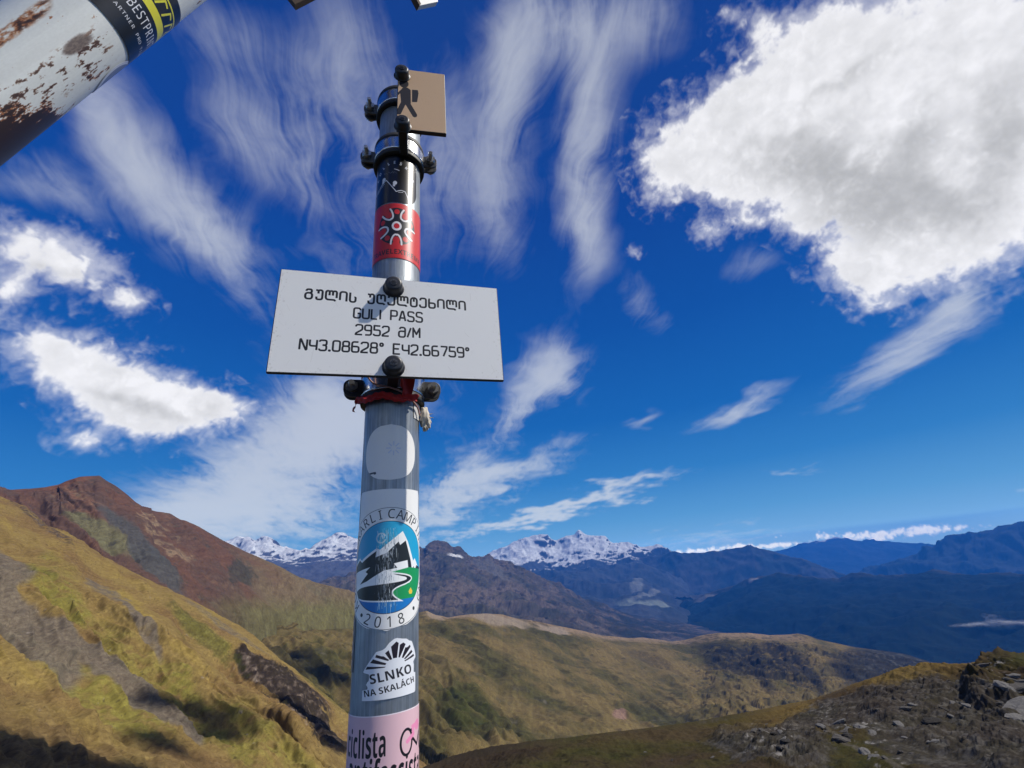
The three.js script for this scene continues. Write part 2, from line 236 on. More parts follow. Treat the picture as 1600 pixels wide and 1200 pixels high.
// dark forested massif across the valley; cloud shade too is put into its colour
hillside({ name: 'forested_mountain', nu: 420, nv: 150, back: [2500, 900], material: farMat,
  rows: [
    [[1000, 985, 11500], [1040, 962, 11500], [1075, 943, 11200], [1100, 929, 11000], [1124, 920, 11000], [1150, 914, 11000], [1180, 911, 10800], [1240, 909, 10600], [1290, 906, 10500], [1319, 904, 10500], [1349, 898, 10500], [1375, 903, 10500], [1431, 908, 10300], [1487, 904, 10200], [1540, 908, 10000], [1600, 911, 10000], [1700, 905, 9800], [1800, 900, 9600]],
    [[1000, 990, 10500], [1200, 935, 9800], [1400, 930, 9400], [1600, 932, 9000], [1800, 930, 8800]],
    [[1000, 1000, 9000], [1200, 970, 8300], [1400, 965, 7800], [1600, 965, 7400], [1800, 965, 7200]],
    [[1000, 1020, 7400], [1200, 1015, 6800], [1400, 1020, 6300], [1600, 1025, 5900], [1800, 1030, 5700]],
    [[1000, 1050, 6500], [1200, 1060, 5900], [1400, 1075, 5300], [1600, 1090, 4900], [1800, 1100, 4700]]],
  disp: (x, y, z, u, v) => ridged(x / 1500, y / 1500, z / 1500, 6, .55) * (v < .03 ? 30 : 230),
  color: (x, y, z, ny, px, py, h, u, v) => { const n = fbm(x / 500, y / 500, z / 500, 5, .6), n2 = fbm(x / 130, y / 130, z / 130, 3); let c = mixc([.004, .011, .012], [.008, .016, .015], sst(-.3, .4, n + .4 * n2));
    const alp = sst(.10, .02, v + .08 * n + .03 * n2); c = mixc(c, [.05, .046, .038], alp * .8); c = mixc(c, [.22, .2, .18], blob(px, py, 1182, 918, 7, 3, 0, n)); c = mixc(c, [.14, .13, .12], .8 * blob(px, py, 1105, 937, 16, 4, -30, n * 2)); return c; } });
// grey rocky ridge in the middle distance
hillside({ name: 'rocky_ridge', nu: 480, nv: 170, back: [1800, 900], material: midMat,
  rows: [
    [[480, 925, 7000], [540, 908, 7000], [575, 890, 7000], [605, 872, 7000], [640, 863, 7000], [655, 861, 7000], [665, 862, 7000], [678, 857, 7000], [692, 855, 7000], [700, 860, 7000], [706, 863, 7000], [717, 861, 7000], [728, 868, 7000], [738, 872, 7000], [757, 877, 7100], [785, 886, 7200], [821, 901, 7300], [840, 906, 7400], [867, 919, 7600], [901, 937, 7800], [937, 948, 8000], [976, 963, 8200], [1022, 969, 8400], [1060, 977, 8500], [1110, 979, 8500], [1150, 988, 8500], [1220, 1000, 8500]],
    [[480, 940, 6500], [600, 895, 6500], [700, 885, 6500], [800, 908, 6800], [900, 945, 7200], [1000, 973, 7600], [1100, 986, 7900], [1220, 1005, 8000]],
    [[480, 930, 5600], [600, 925, 5600], [700, 920, 5600], [800, 935, 5900], [900, 960, 6200], [1000, 983, 6600], [1100, 994, 6900], [1220, 1010, 7000]],
    [[480, 970, 4600], [600, 965, 4600], [700, 958, 4600], [800, 968, 4800], [900, 985, 5000], [1000, 1000, 5300], [1100, 1010, 5600], [1220, 1022, 5800]],
    [[480, 1010, 3900], [600, 1005, 3900], [700, 1000, 3900], [800, 1010, 4000], [900, 1020, 4100], [1000, 1030, 4300], [1100, 1040, 4500], [1220, 1050, 4700]]],
  disp: (x, y, z, u, v, px) => ridged(x / 700 + 3, y / 900, z / 700, 6, .58) * (v < .02 ? mix(30, 8, sst(720, 900, px)) : mix(165, 60, sst(800, 1050, px))),
  color: (x, y, z, ny, px, py, h) => { const n = fbm(x / 420, y / 300, z / 420, 5, .6), n2 = fbm(x / 90, y / 90, z / 90 + 5, 4, .6);
    let c = mixc([.120, .094, .074], [.058, .054, .038], sst(-.2, .3, n)); c = mixc(c, [.12, .10, .085], sst(.1, .5, n2) * .6);
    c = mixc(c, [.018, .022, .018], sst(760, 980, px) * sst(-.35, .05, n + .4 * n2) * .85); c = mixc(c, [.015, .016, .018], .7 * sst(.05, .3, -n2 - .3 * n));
    c = mixc(c, SNOW, blob(px, py, 710, 876, 12, 3, 4, n * 1.2) * .9); c = mixc(c, [.15, .11, .08], .8 * blob(px, py, 848, 950, 6, 5, 0, n)); c = mixc(c, [.11, .105, .10], .7 * blob(px, py, 765, 900, 34, 9, 35, n * 2)); return c; } });

// scrap of low cloud hanging before the forested mountain
{
  const c = at(1575, 975, 6600), gs = [], r = mulberry(5), right = V3(c.z, 0, -c.x).normalize().negate();
  for (let i = 0; i < 110; i++) { const t = (r() + r() + r()) / 1.5 - 1, g = new THREE.IcosahedronGeometry(1, 2), p = g.attributes.position, sx = 22 + 46 * r(), sy = 6 + 22 * r() * (1 - Math.abs(t)), tower = Math.abs(t + .22) < .12 ? 62 * r() : 0, o = right.clone().multiplyScalar(t * 430).add(V3((r() - .5) * 60, 22 * (r() - .3) * (1 - Math.abs(t)) + tower - 26 * t * t, (r() - .5) * 120));
    for (let k = 0; k < p.count; k++) { const x = p.getX(k), y = p.getY(k), z = p.getZ(k), d = 1 + .6 * fbm(x * 1.6 + i * 3, y * 1.6, z * 1.6, 3, .6), w = tower ? .55 : 1; p.setXYZ(k, x * sx * d * w + o.x, y * sy * d + o.y, z * sx * d * w + o.z); } g.computeVertexNormals(); gs.push(g); }
  const m = mesh('cloud', mergeGeometries(gs), new THREE.MeshPhysicalMaterial({ color: 0xffffff, roughness: 1, specularIntensity: 0, transparent: true, opacity: .022 })); m.position.copy(c);
  tag(m, 'small flat scrap of low cloud before the forested mountain', 'cloud');
}
// ---------------------------------------------------------------- grass ridge below the pass
hillside({ name: 'grass_ridge', nu: 820, nv: 340, back: [500, 260], material: terrainMaterial(70, 0),
  rows: [
    [[340, 1010, 1150], [400, 1000, 1230], [440, 988, 1320], [480, 985, 1420], [530, 980, 1550], [575, 970, 1680], [615, 960, 1800], [655, 957, 1900], [667, 955, 1900], [680, 961, 1950], [700, 965, 2000], [712, 963, 2050], [735, 960, 2100], [760, 959, 2150], [785, 961, 2200], [805, 967, 2250], [830, 970, 2300], [855, 974, 2400], [885, 981, 2500], [910, 986, 2600], [940, 993, 2700], [980, 998, 2800], [1005, 997, 2900], [1050, 1003, 3000], [1071, 1000, 3000], [1100, 993, 3000], [1120, 990, 3000], [1169, 989, 3050], [1202, 993, 3100], [1225, 992, 3100], [1247, 990, 3100], [1262, 993, 3100], [1277, 999, 3150], [1310, 1006, 3200], [1337, 1013, 3250], [1380, 1018, 3300], [1412, 1022, 3350], [1440, 1031, 3400], [1469, 1040, 3400], [1520, 1062, 3400], [1620, 1095, 3400]],
    [[340, 1025, 1080], [480, 1005, 1300], [600, 995, 1550], [700, 985, 1750], [800, 990, 1900], [900, 1005, 2200], [1000, 1018, 2500], [1100, 1022, 2700], [1250, 1020, 2800], [1350, 1032, 2900], [1469, 1055, 3000], [1620, 1105, 3000]],
    [[340, 1050, 1000], [480, 1035, 1150], [600, 1030, 1350], [700, 1030, 1450], [800, 1035, 1550], [900, 1045, 1800], [1000, 1055, 2000], [1100, 1060, 2200], [1250, 1060, 2300], [1350, 1065, 2400], [1469, 1085, 2500], [1620, 1120, 2500]],
    [[340, 1090, 880], [480, 1085, 960], [600, 1085, 1050], [700, 1085, 1150], [800, 1085, 1250], [900, 1095, 1400], [1000, 1100, 1600], [1100, 1100, 1700], [1250, 1100, 1800], [1350, 1105, 1900], [1469, 1120, 2000], [1620, 1150, 2000]],
    [[340, 1150, 720], [480, 1145, 750], [600, 1145, 800], [700, 1145, 850], [800, 1145, 950], [900, 1145, 1050], [1000, 1145, 1200], [1100, 1145, 1300], [1250, 1145, 1400], [1350, 1150, 1450], [1469, 1160, 1500], [1620, 1180, 1500]],
    [[340, 1220, 520], [480, 1220, 540], [600, 1215, 580], [700, 1210, 620], [800, 1205, 700], [900, 1200, 800], [1000, 1200, 900], [1100, 1200, 1000], [1250, 1200, 1050], [1350, 1200, 1100], [1469, 1210, 1150], [1620, 1220, 1150]],
    [[340, 1340, 380], [480, 1340, 380], [700, 1330, 420], [900, 1320, 520], [1250, 1320, 640], [1620, 1330, 680]]],
  disp: (x, y, z, u, v, px, py) => { const k = px * .012 - py * .020, rib = ridged(k * 1.1 + .3 * fbm(px / 90, py / 90, 3, 3), (px + py) * .0035, 1.7, 4, .55);
    return (v < .02 ? 1.5 : 1) * (fbm(x / 260, y / 260, z / 260, 5, .52) * mix(4, 26, sst(0, .12, v)) + rib * mix(0, 24, sst(.02, .25, v)) * (.4 + .6 * sst(900, 650, px)) + ridged(x / 95 + .4 * fbm(x / 60, y / 60, z / 60, 2), y / 95, z / 95, 5, .6) * mix(.6, 6.5, sst(0, .14, v)) + ridged((px * .012 - py * .020) * 2.7 + .5 * fbm(px / 70, py / 70, 6, 3), (px + py) * .007, 2.2, 4, .55) * mix(0, 8, sst(.03, .2, v)) + ridged(x / 190 + .5 * fbm(x / 90, y / 90, z / 90, 3), y / 260, z / 190, 5, .58) * sst(1020, 1160, px) * sst(.03, .2, v) * 42 + ridged((px * .85 - py * .5) * .034 + .4 * fbm(px / 50, py / 50, 3, 2), (px + py) * .004, 8.8, 3, .5) * blob(px, py, 715, 1120, 110, 60, 35, 0) * 12 + ridged((px * .85 - py * .5) * .03, (px + py) * .004, 5.8, 3, .5) * blob(px, py, 480, 1040, 110, 50, 30, 0) * 16); },
  color: (x, y, z, ny, px, py, h, u, v) => {
    const n = fbm(x / 170, y / 170, z / 170, 5, .58), n2 = fbm(x / 32, y / 32, z / 32 + 4, 4, .6), st = fbm(px * .012 - py * .020, (px + py) * .004, 8, 4, .6);
    let c = mixc([.215, .160, .068], [.135, .110, .046], sst(-.25, .25, n + .6 * st));
    c = mixc(c, [.075, .078, .022], sst(-.05, .45, st + .3 * n) * .55 + .65 * blob(px, py, 700, 1110, 90, 60, 30, n * 1.6) * sst(-.2, .3, st));
    c = mixc(c, [.105, .10, .032], .6 * blob(px, py, 500, 1050, 80, 40, 35, n * 2 + n2) * sst(-.3, .3, st + n2));
    c = mixc(c, [.34, .245, .175], .85 * sst(.11, .03, v + .06 * n + .03 * n2) * sst(640, 700, px) * sst(1290, 1230, px));
    c = mixc(c, [.05, .046, .02], .62 * sst(.02, .38, n2 * .8 + st * .7)); c = mixc(c, [.20, .15, .07], .55 * sst(.12, .4, -n2 * .6 - st * .7));
    c = mixc(c, [.36, .29, .235], .85 * blob(px, py, 790, 973, 46, 10, 10, n * 1.6)); c = mixc(c, [.36, .28, .215], .8 * blob(px, py, 680, 965, 14, 9, 30, n * 1.6)); c = mixc(c, [.36, .29, .245], .8 * blob(px, py, 868, 985, 20, 6, 12, n * 1.6));
    c = mixc(c, [.32, .20, .165], .9 * blob(px, py, 968, 1130, 12, 10, -30, n * 1.5));
    c = mixc(c, [.20, .18, .155], .6 * sst(.22, .5, n2) * sst(-.1, .3, n));
    c = mixc(c, [.026, .026, .022], .85 * sst(.16, .40, n2 + .35 * n) * sst(1030, 1130, px) * sst(.02, .1, v));
    c = mixc(c, [.035, .03, .024], .7 * sst(.26, .45, -n2 - .25 * n) * sst(780, 1000, px));
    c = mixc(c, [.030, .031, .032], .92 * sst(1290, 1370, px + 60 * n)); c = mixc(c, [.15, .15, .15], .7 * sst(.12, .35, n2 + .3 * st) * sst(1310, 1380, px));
    const crag = clamp(blob(px, py, 1160, 1045, 75, 26, 18, n + n2) + blob(px, py, 1235, 1050, 50, 22, 40, n + n2) + blob(px, py, 1275, 1082, 34, 12, 62, n + n2) + blob(px, py, 1195, 1078, 30, 10, 55, n + n2) + .7 * blob(px, py, 1320, 1060, 30, 12, 40, n + n2) + .5 * blob(px, py, 1010, 1035, 40, 8, 20, n + n2));
    c = mixc(c, [.030, .029, .026], .92 * crag * sst(-.42, -.02, n2 + .5 * n));
    return [c[0] * .74, c[1] * .73, c[2] * .66]; } });

// ---------------------------------------------------------------- red mountain
hillside({ name: 'red_mountain', nu: 520, nv: 300, back: [400, 260], material: terrainMaterial(55, 0),
  rows: [
    [[-140, 742, 1250], [-60, 752, 1250], [0, 762, 1300], [15, 766, 1300], [50, 764, 1350], [70, 762, 1350], [92, 758, 1400], [105, 752, 1400], [125, 746, 1400], [142, 745, 1400], [155, 744, 1400], [165, 751, 1400], [180, 760, 1400], [200, 775, 1400], [212, 785, 1400], [225, 794, 1420], [245, 800, 1430], [265, 803, 1440], [280, 812, 1450], [290, 814, 1450], [310, 823, 1460], [325, 832, 1480], [350, 846, 1500], [385, 863, 1520], [427, 881, 1550], [467, 902, 1580], [513, 917, 1600], [553, 926, 1620], [600, 940, 1650], [630, 965, 1650], [700, 1060, 1650]],
    [[-140, 790, 1100], [0, 800, 1130], [90, 795, 1180], [150, 785, 1200], [225, 825, 1230], [325, 865, 1320], [427, 905, 1480], [553, 945, 1560], [600, 960, 1600], [700, 1070, 1600]],
    [[-140, 850, 900], [0, 850, 930], [90, 845, 950], [150, 845, 980], [225, 870, 1010], [325, 905, 1150], [427, 940, 1400], [553, 970, 1520], [600, 985, 1560], [700, 1080, 1560]],
    [[-140, 920, 760], [0, 920, 780], [90, 910, 800], [150, 910, 820], [225, 925, 850], [325, 950, 1000], [427, 975, 1330], [553, 1000, 1480], [700, 1090, 1540]],
    [[-140, 990, 640], [0, 990, 650], [150, 990, 700], [225, 1000, 730], [325, 1020, 900], [427, 1040, 1280], [553, 1060, 1450], [700, 1110, 1500]]],
  disp: (x, y, z, u, v, px, py) => { const rib = ridged((px * .9 - py * .55) * .016 + .35 * fbm(px / 70, py / 70, 5, 3), (px + py) * .004, 6.7, 5, .55);
    return rib * mix(1, 24, sst(0, .2, v)) + ridged(x / 95, y / 95, z / 95, 5, .55) * mix(1.6, 8, sst(0, .1, v)); },
  color: (x, y, z, ny, px, py) => {
    const n = fbm(x / 120, y / 120, z / 120, 5, .58), n2 = fbm(x / 24, y / 24, z / 24, 4, .6), st = fbm((px * .75 - py) * .024, (px + py) * .007, 3, 5, .6);
    let c = mixc([.125, .060, .045], [.095, .055, .046], sst(-.3, .3, n + st * .6));
    c = mixc(c, [.19, .085, .055], .75 * sst(.1, .4, st + .3 * n2) * sst(420, 250, px));
    c = mixc(c, [.26, .165, .11], .8 * sst(.12, .38, st * .7 + n2 * .7 - .1 + .25 * blob(px, py, 250, 850, 60, 18, 30, n)));
    c = mixc(c, [.20, .075, .045], .6 * blob(px, py, 115, 757, 40, 11, -12, n));
    c = mixc(c, [.070, .068, .072], .85 * blob(px, py, 205, 870, 92, 17, 50, n * 1.1 + .3 * st));
    c = mixc(c, [.14, .122, .07], .85 * blob(px, py, 145, 852, 60, 14, 35, n * 1.2));
    c = mixc(c, [.045, .04, .042], .7 * sst(.24, .44, n2 + .3 * st));
    c = mixc(c, [.165, .112, .068], .92 * sst(330, 470, px + 60 * n + 30 * st)); c = mixc(c, [.10, .085, .06], .6 * sst(0, .4, st) * sst(380, 480, px));
    c = mixc(c, [.05, .047, .042], .8 * blob(px, py, 370, 905, 24, 18, 20, n2 * 1.4));
    c = mixc(c, [.13, .11, .045], .8 * sst(935, 965, py + 14 * n) * sst(260, 420, px));
    return [c[0] * .97, c[1] * 1.07, c[2] * 1.0]; } });

// ---------------------------------------------------------------- grass slope on the left
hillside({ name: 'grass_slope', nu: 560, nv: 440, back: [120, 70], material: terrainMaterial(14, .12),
  rows: [
    [[-150, 715, 760], [-60, 750, 740], [0, 775, 720], [22, 784, 710], [40, 791, 705], [58, 808, 695], [72, 821, 690], [90, 828, 685], [115, 838, 680], [150, 861, 665], [180, 879, 650], [230, 905, 630], [300, 938, 600], [345, 962, 580], [383, 983, 560], [412, 1008, 545], [440, 1031, 530], [487, 1067, 510], [547, 1121, 490], [610, 1165, 470], [680, 1210, 460]],
    [[-150, 760, 600], [0, 815, 580], [100, 858, 560], [200, 915, 530], [275, 955, 505], [325, 985, 490], [400, 1035, 465], [450, 1085, 440], [500, 1125, 425], [560, 1180, 405], [680, 1260, 390]],
    [[-150, 790, 510], [0, 848, 490], [100, 890, 470], [200, 950, 445], [275, 1004, 440], [325, 1056, 420], [400, 1108, 395], [450, 1142, 375], [487, 1175, 350], [517, 1196, 305], [560, 1240, 290], [680, 1330, 280]],
    [[-150, 806, 470], [0, 862, 440], [100, 906, 405], [190, 940, 370], [225, 957, 352], [275, 992, 332], [325, 1041, 306], [400, 1092, 275], [450, 1121, 255], [487, 1152, 238], [517, 1197, 222], [560, 1250, 212], [680, 1340, 200]],
    [[-150, 850, 400], [0, 905, 370], [100, 960, 340], [200, 1015, 300], [275, 1060, 280], [325, 1090, 265], [400, 1135, 240], [480, 1190, 215], [560, 1270, 198], [680, 1350, 190]],
    [[-150, 900, 350], [0, 955, 320], [100, 1020, 290], [200, 1085, 262], [300, 1140, 236], [400, 1195, 212], [480, 1240, 200], [560, 1300, 185], [680, 1390, 175]],
    [[-150, 970, 290], [0, 1025, 268], [60, 1052, 258], [150, 1105, 235], [220, 1150, 215], [300, 1200, 198], [400, 1260, 180], [560, 1350, 165], [680, 1420, 160]],
    [[-150, 1060, 225], [0, 1105, 205], [100, 1150, 190], [200, 1200, 172], [300, 1255, 160], [400, 1310, 150], [560, 1400, 138], [680, 1470, 130]],
    [[-150, 1150, 150], [0, 1190, 140], [100, 1225, 132], [200, 1270, 124], [300, 1320, 118], [400, 1370, 110], [560, 1450, 100], [680, 1520, 96]],
    [[-150, 1260, 90], [0, 1300, 84], [100, 1330, 80], [200, 1370, 76], [300, 1410, 72], [400, 1450, 70], [560, 1520, 66], [680, 1580, 64]]],
  disp: (x, y, z, u, v, px, py) => { const w = fbm(px / 80, py / 80, 2, 3), k = (py - px * .66) * .020, rib = ridged(k * .8 + .5 * w, (px + py) * .004, 1.3, 3, .5), cross = ridged((px * .9 + py * .5) * .012 + .5 * w, k * .25, 4.4, 4, .55);
    const e = sst(0, .10, v) * (1 - .7 * sst(.06, .02, Math.abs(v - 3 / 9)));
    const rough = .8 * blob(px, py, 440, 1095, 130, 34, 46, w) + .7 * sst(.04, .0, v) * sst(60, 0, Math.abs(px - 90));
    return (rib * 7 + cross * 3.2) * e * clamp(Math.hypot(x, z) / 330, .2, 1) + fbm(x / 40, y / 40, z / 40, 5, .52) * 2.2 * e + fbm(x / 5, y / 5, z / 5, 4, .6) * .7 + (ridged(x / 13, y / 13, z / 13, 5, .6) * 4.5 - 1) * rough + .3 * noise(x / 12, 1, z / 12) * (1 - e) * 4; },
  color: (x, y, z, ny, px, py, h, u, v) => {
    const n = fbm(x / 45, y / 45, z / 45, 5, .58), n2 = fbm(x / 6, y / 6, z / 6, 4, .6), w = fbm(px / 80, py / 80, 2, 3), k = (py - px * .66), st = fbm(k * .03 + .3 * w, (px + py) * .006, 4, 5, .6);
    let c = mixc([.20, .140, .048], [.155, .098, .040], sst(-.3, .35, n + .5 * st));
    c = mixc(c, [.23, .165, .045], .8 * sst(.05, .4, st - .3 * n)); 
    c = mixc(c, [.135, .085, .032], .6 * sst(.1, .45, -st + .2 * n2));
    const green = clamp(blob(px, py, 70, 930, 60, 40, 45, w * 1.6) + blob(px, py, 240, 1075, 150, 30, 36, w * 1.5 + .5 * st) * .7 + blob(px, py, 110, 1080, 160, 26, 34, w + .5 * st) + blob(px, py, 380, 1165, 130, 45, 36, w * 1.6) * .8 + blob(px, py, 310, 1000, 60, 14, 36, w) * .6);
    c = mixc(c, [.165, .150, .032], .75 * green * sst(-.5, .2, n2 + st)); c = mixc(c, [.085, .085, .02], .5 * green * sst(.0, .4, n + .3 * n2));
    const scree = clamp(blob(px, py, 20, 990, 150, 40, 42, w * .9 + .25 * n2) + blob(px, py, 170, 1075, 160, 21, 37, w * .8 + .3 * n2) + .75 * blob(px, py, -40, 880, 110, 42, 30, w + .3 * n2) + .8 * blob(px, py, 215, 985, 62, 12, 62, w * 1.2 + .3 * n2) + .6 * blob(px, py, 160, 925, 40, 8, 30, n2) + .55 * blob(px, py, 350, 985, 90, 7, 32, n2));
    c = mixc(c, mixc([.140, .113, .084], [.092, .077, .060], sst(-.2, .4, n2 + .3 * n)), .93 * sst(.25, .75, scree + .5 * n2 + .25 * n));
    const rock = clamp(blob(px, py, 400, 1062, 62, 19, 42, w + .9 * n2) + blob(px, py, 452, 1100, 70, 24, 48, w + .9 * n2) + blob(px, py, 505, 1150, 60, 20, 50, w + .9 * n2) + .6 * blob(px, py, 480, 1085, 60, 8, 46, n2 * 1.6) + .75 * blob(px, py, 500, 1085, 60, 12, 45, n2 * 1.4) * 0 + .8 * blob(px, py, 60, 822, 70, 11, 42, n2 * 1.3) * sst(-.2, .2, n2));
    c = mixc(c, mixc([.022, .018, .017], [.11, .085, .07], sst(.0, .45, n2 + .2 * n)), .92 * sst(.3, .8, rock + .7 * n2 + .3 * n));
    const soil = sst(-10, 50, (py - (1108 + px * .36)) + 70 * w + 40 * n); c = mixc(c, mixc([.105, .066, .032], [.15, .10, .045], sst(-.2, .4, n2)), .7 * soil);
    c = mixc(c, mixc([.06, .066, .018], [.10, .098, .026], sst(-.3, .3, n2)), .6 * clamp(blob(px, py, 318, 1008, 70, 14, 42, w + 1.4 * n2) + .8 * blob(px, py, 490, 1062, 70, 10, 44, n2)));  // lusher grass along the gully, with its shade put into the dark green
    c = mixc(c, [.21, .18, .15], .7 * sst(.42, .55, n2 + .15 * n) * (1 - soil)); const sp = fbm(x / 1.8, y / 1.8, z / 1.8, 2), k2 = 1.16 + .30 * n2 + .28 * sp;
    c = mixc(c, [.04, .03, .016], .75 * sst(.40, .52, sp * .8 + .5 * n2) * (1 - scree * .5));
    return [c[0] * k2, c[1] * k2, c[2] * k2]; } });

// ---------------------------------------------------------------- near hill on the right
const hillColor = (x, y, z, ny, px, py, h, u, v) => {
  const n = fbm(x / 8, y / 8, z / 8, 5, .58), n2 = fbm(x / 1.1, y / 1.1, z / 1.1, 4, .62), n3 = fbm(x / .35, y / .35, z / .35 + 9, 2);
  let c = mixc([.062, .052, .020], [.062, .044, .027], sst(-.3, .3, n + .3 * n2));
  c = mixc(c, [.040, .046, .014], .6 * sst(.0, .5, -n + .4 * n2));
  c = mixc(c, [.020, .017, .012], .75 * sst(.1, .45, n2));
  const stony = clamp(blob(px, py, 1480, 1130, 210, 62, 16, n * 1.2) + blob(px, py, 1320, 1115, 150, 36, -20, n * 1.3) + blob(px, py, 1200, 1165, 100, 28, 10, n * 1.2) + .9 * blob(px, py, 1540, 1170, 170, 60, 10, n));
  c = mixc(c, mixc([.050, .044, .041], [.13, .12, .11], sst(-.1, .45, n2 + .6 * n3)), .74 * sst(.3, .85, stony + .6 * n2 + .5 * n));
  c = mixc(c, [.34, .32, .30], .85 * sst(.30, .5, n2 * .7 + .5 * n3 + .1) * clamp(blob(px, py, 1325, 1135, 55, 22, 30, n) + blob(px, py, 1205, 1158, 42, 26, 15, n) + blob(px, py, 1560, 1062, 45, 26, 40, n) + .8 * blob(px, py, 1380, 1180, 50, 20, 30, n)));
  const edge = px < 1225 ? 1150 : px < 1300 ? mix(1130, 1094, (px - 1225) / 75) : mix(1094, 1056, (px - 1300) / 236);
  const gold = sst(6, -8, py - edge + 6 + 12 * n + 7 * n2) * sst(1130, 1230, px) * sst(1560, 1520, px + 20 * n);
  c = mixc(c, mixc([.175, .122, .042], [.125, .08, .030], sst(-.3, .4, n + .4 * n2)), .93 * gold);
  c = mixc(c, [.095, .070, .030], .4 * sst(8, -6, py - (1172 - (px - 900) * .09) + 8 * n) * sst(840, 960, px) * sst(1260, 1180, px));
  c = mixc(c, [.14, .122, .095], .7 * sst(3.2, 1.2, Math.abs(py - (1140 + (px - 1240) * .36 + 4 * n))) * sst(1225, 1250, px) * sst(1470, 1400, px));
  c = mixc(c, [.035, .026, .02], .7 * blob(px, py, 770, 1190, 90, 14, -10, n * 1.3));
  return [c[0] * .8, c[1] * .8, c[2] * .8]; };
hillside({ name: 'near_hill', nu: 720, nv: 330, back: [40, 28], material: terrainMaterial(2.6, .06),
  rows: [
    [[520, 1300, 40], [600, 1250, 44], [650, 1220, 47], [700, 1197, 50], [740, 1186, 52], [770, 1178, 53], [830, 1167, 56], [900, 1160, 60], [1000, 1147, 64], [1060, 1138, 66], [1112, 1129, 68], [1180, 1116, 72], [1225, 1106, 74], [1262, 1100, 75], [1300, 1086, 78], [1337, 1070, 79], [1394, 1054, 82], [1450, 1043, 84], [1500, 1039, 85], [1525, 1037, 83], [1538, 1032, 82], [1551, 1028, 81], [1577, 1028, 80], [1600, 1034, 79], [1640, 1045, 78], [1700, 1060, 77], [1800, 1085, 76]],
    [[520, 1330, 36], [650, 1240, 42], [740, 1205, 46], [830, 1186, 49], [1000, 1164, 56], [1112, 1148, 60], [1225, 1132, 64], [1300, 1112, 68], [1394, 1085, 72], [1500, 1070, 74], [1577, 1062, 72], [1700, 1090, 70], [1800, 1110, 70]],
    [[520, 1370, 30], [650, 1280, 35], [740, 1240, 38], [830, 1215, 41], [1000, 1190, 47], [1112, 1176, 50], [1225, 1162, 53], [1300, 1148, 56], [1394, 1128, 59], [1500, 1115, 60], [1577, 1110, 58], [1700, 1130, 57], [1800, 1150, 57]],
    [[520, 1420, 24], [650, 1330, 28], [740, 1290, 30], [830, 1265, 32], [1000, 1230, 36], [1112, 1215, 39], [1225, 1205, 41], [1300, 1195, 43], [1394, 1180, 45], [1500, 1170, 46], [1577, 1165, 45], [1700, 1185, 44], [1800, 1200, 44]],
    [[520, 1520, 17], [740, 1400, 20], [1000, 1320, 24], [1225, 1290, 27], [1394, 1270, 29], [1577, 1255, 30], [1800, 1280, 29]],
    [[520, 1760, 10], [740, 1650, 11], [1000, 1520, 13], [1225, 1460, 15], [1394, 1440, 16], [1577, 1430, 16], [1800, 1440, 16]]],
  disp: (x, y, z, u, v, px, py) => { const e = sst(0, .05, v), w = noise(x / 9, y / 9, z / 9), r = clamp(blob(px, py, 1500, 1110, 190, 60, 24, w) + blob(px, py, 1210, 1162, 85, 28, 10, w) + .6 * blob(px, py, 1340, 1120, 130, 36, -10, w) + .6 * blob(px, py, 770, 1192, 90, 18, -8, w));
    const rk = ridged(x / 3.2, y / 2.2, z / 3.2, 5, .6), crag = blob(px, py, 1585, 1075, 70, 50, 20, w * .8);
    return fbm(x / 14, y / 14, z / 14, 4, .5) * mix(.12, 1.3, e) + fbm(x / 1.6, y / 1.6, z / 1.6, 4, .6) * mix(.12, .32, e) + ridged(x / .8, y / .5, z / .8, 3, .6) * .07 * (.3 + r) + (rk * .5 + .34 * ridged(x / 1.5 + y * .9, y / .45, z / 1.5, 4, .6)) * r * mix(.25, 1, e) + crag * (1.5 * ridged(x / 5 + 2, y / 3, z / 5, 4, .6)); },
  color: hillColor });

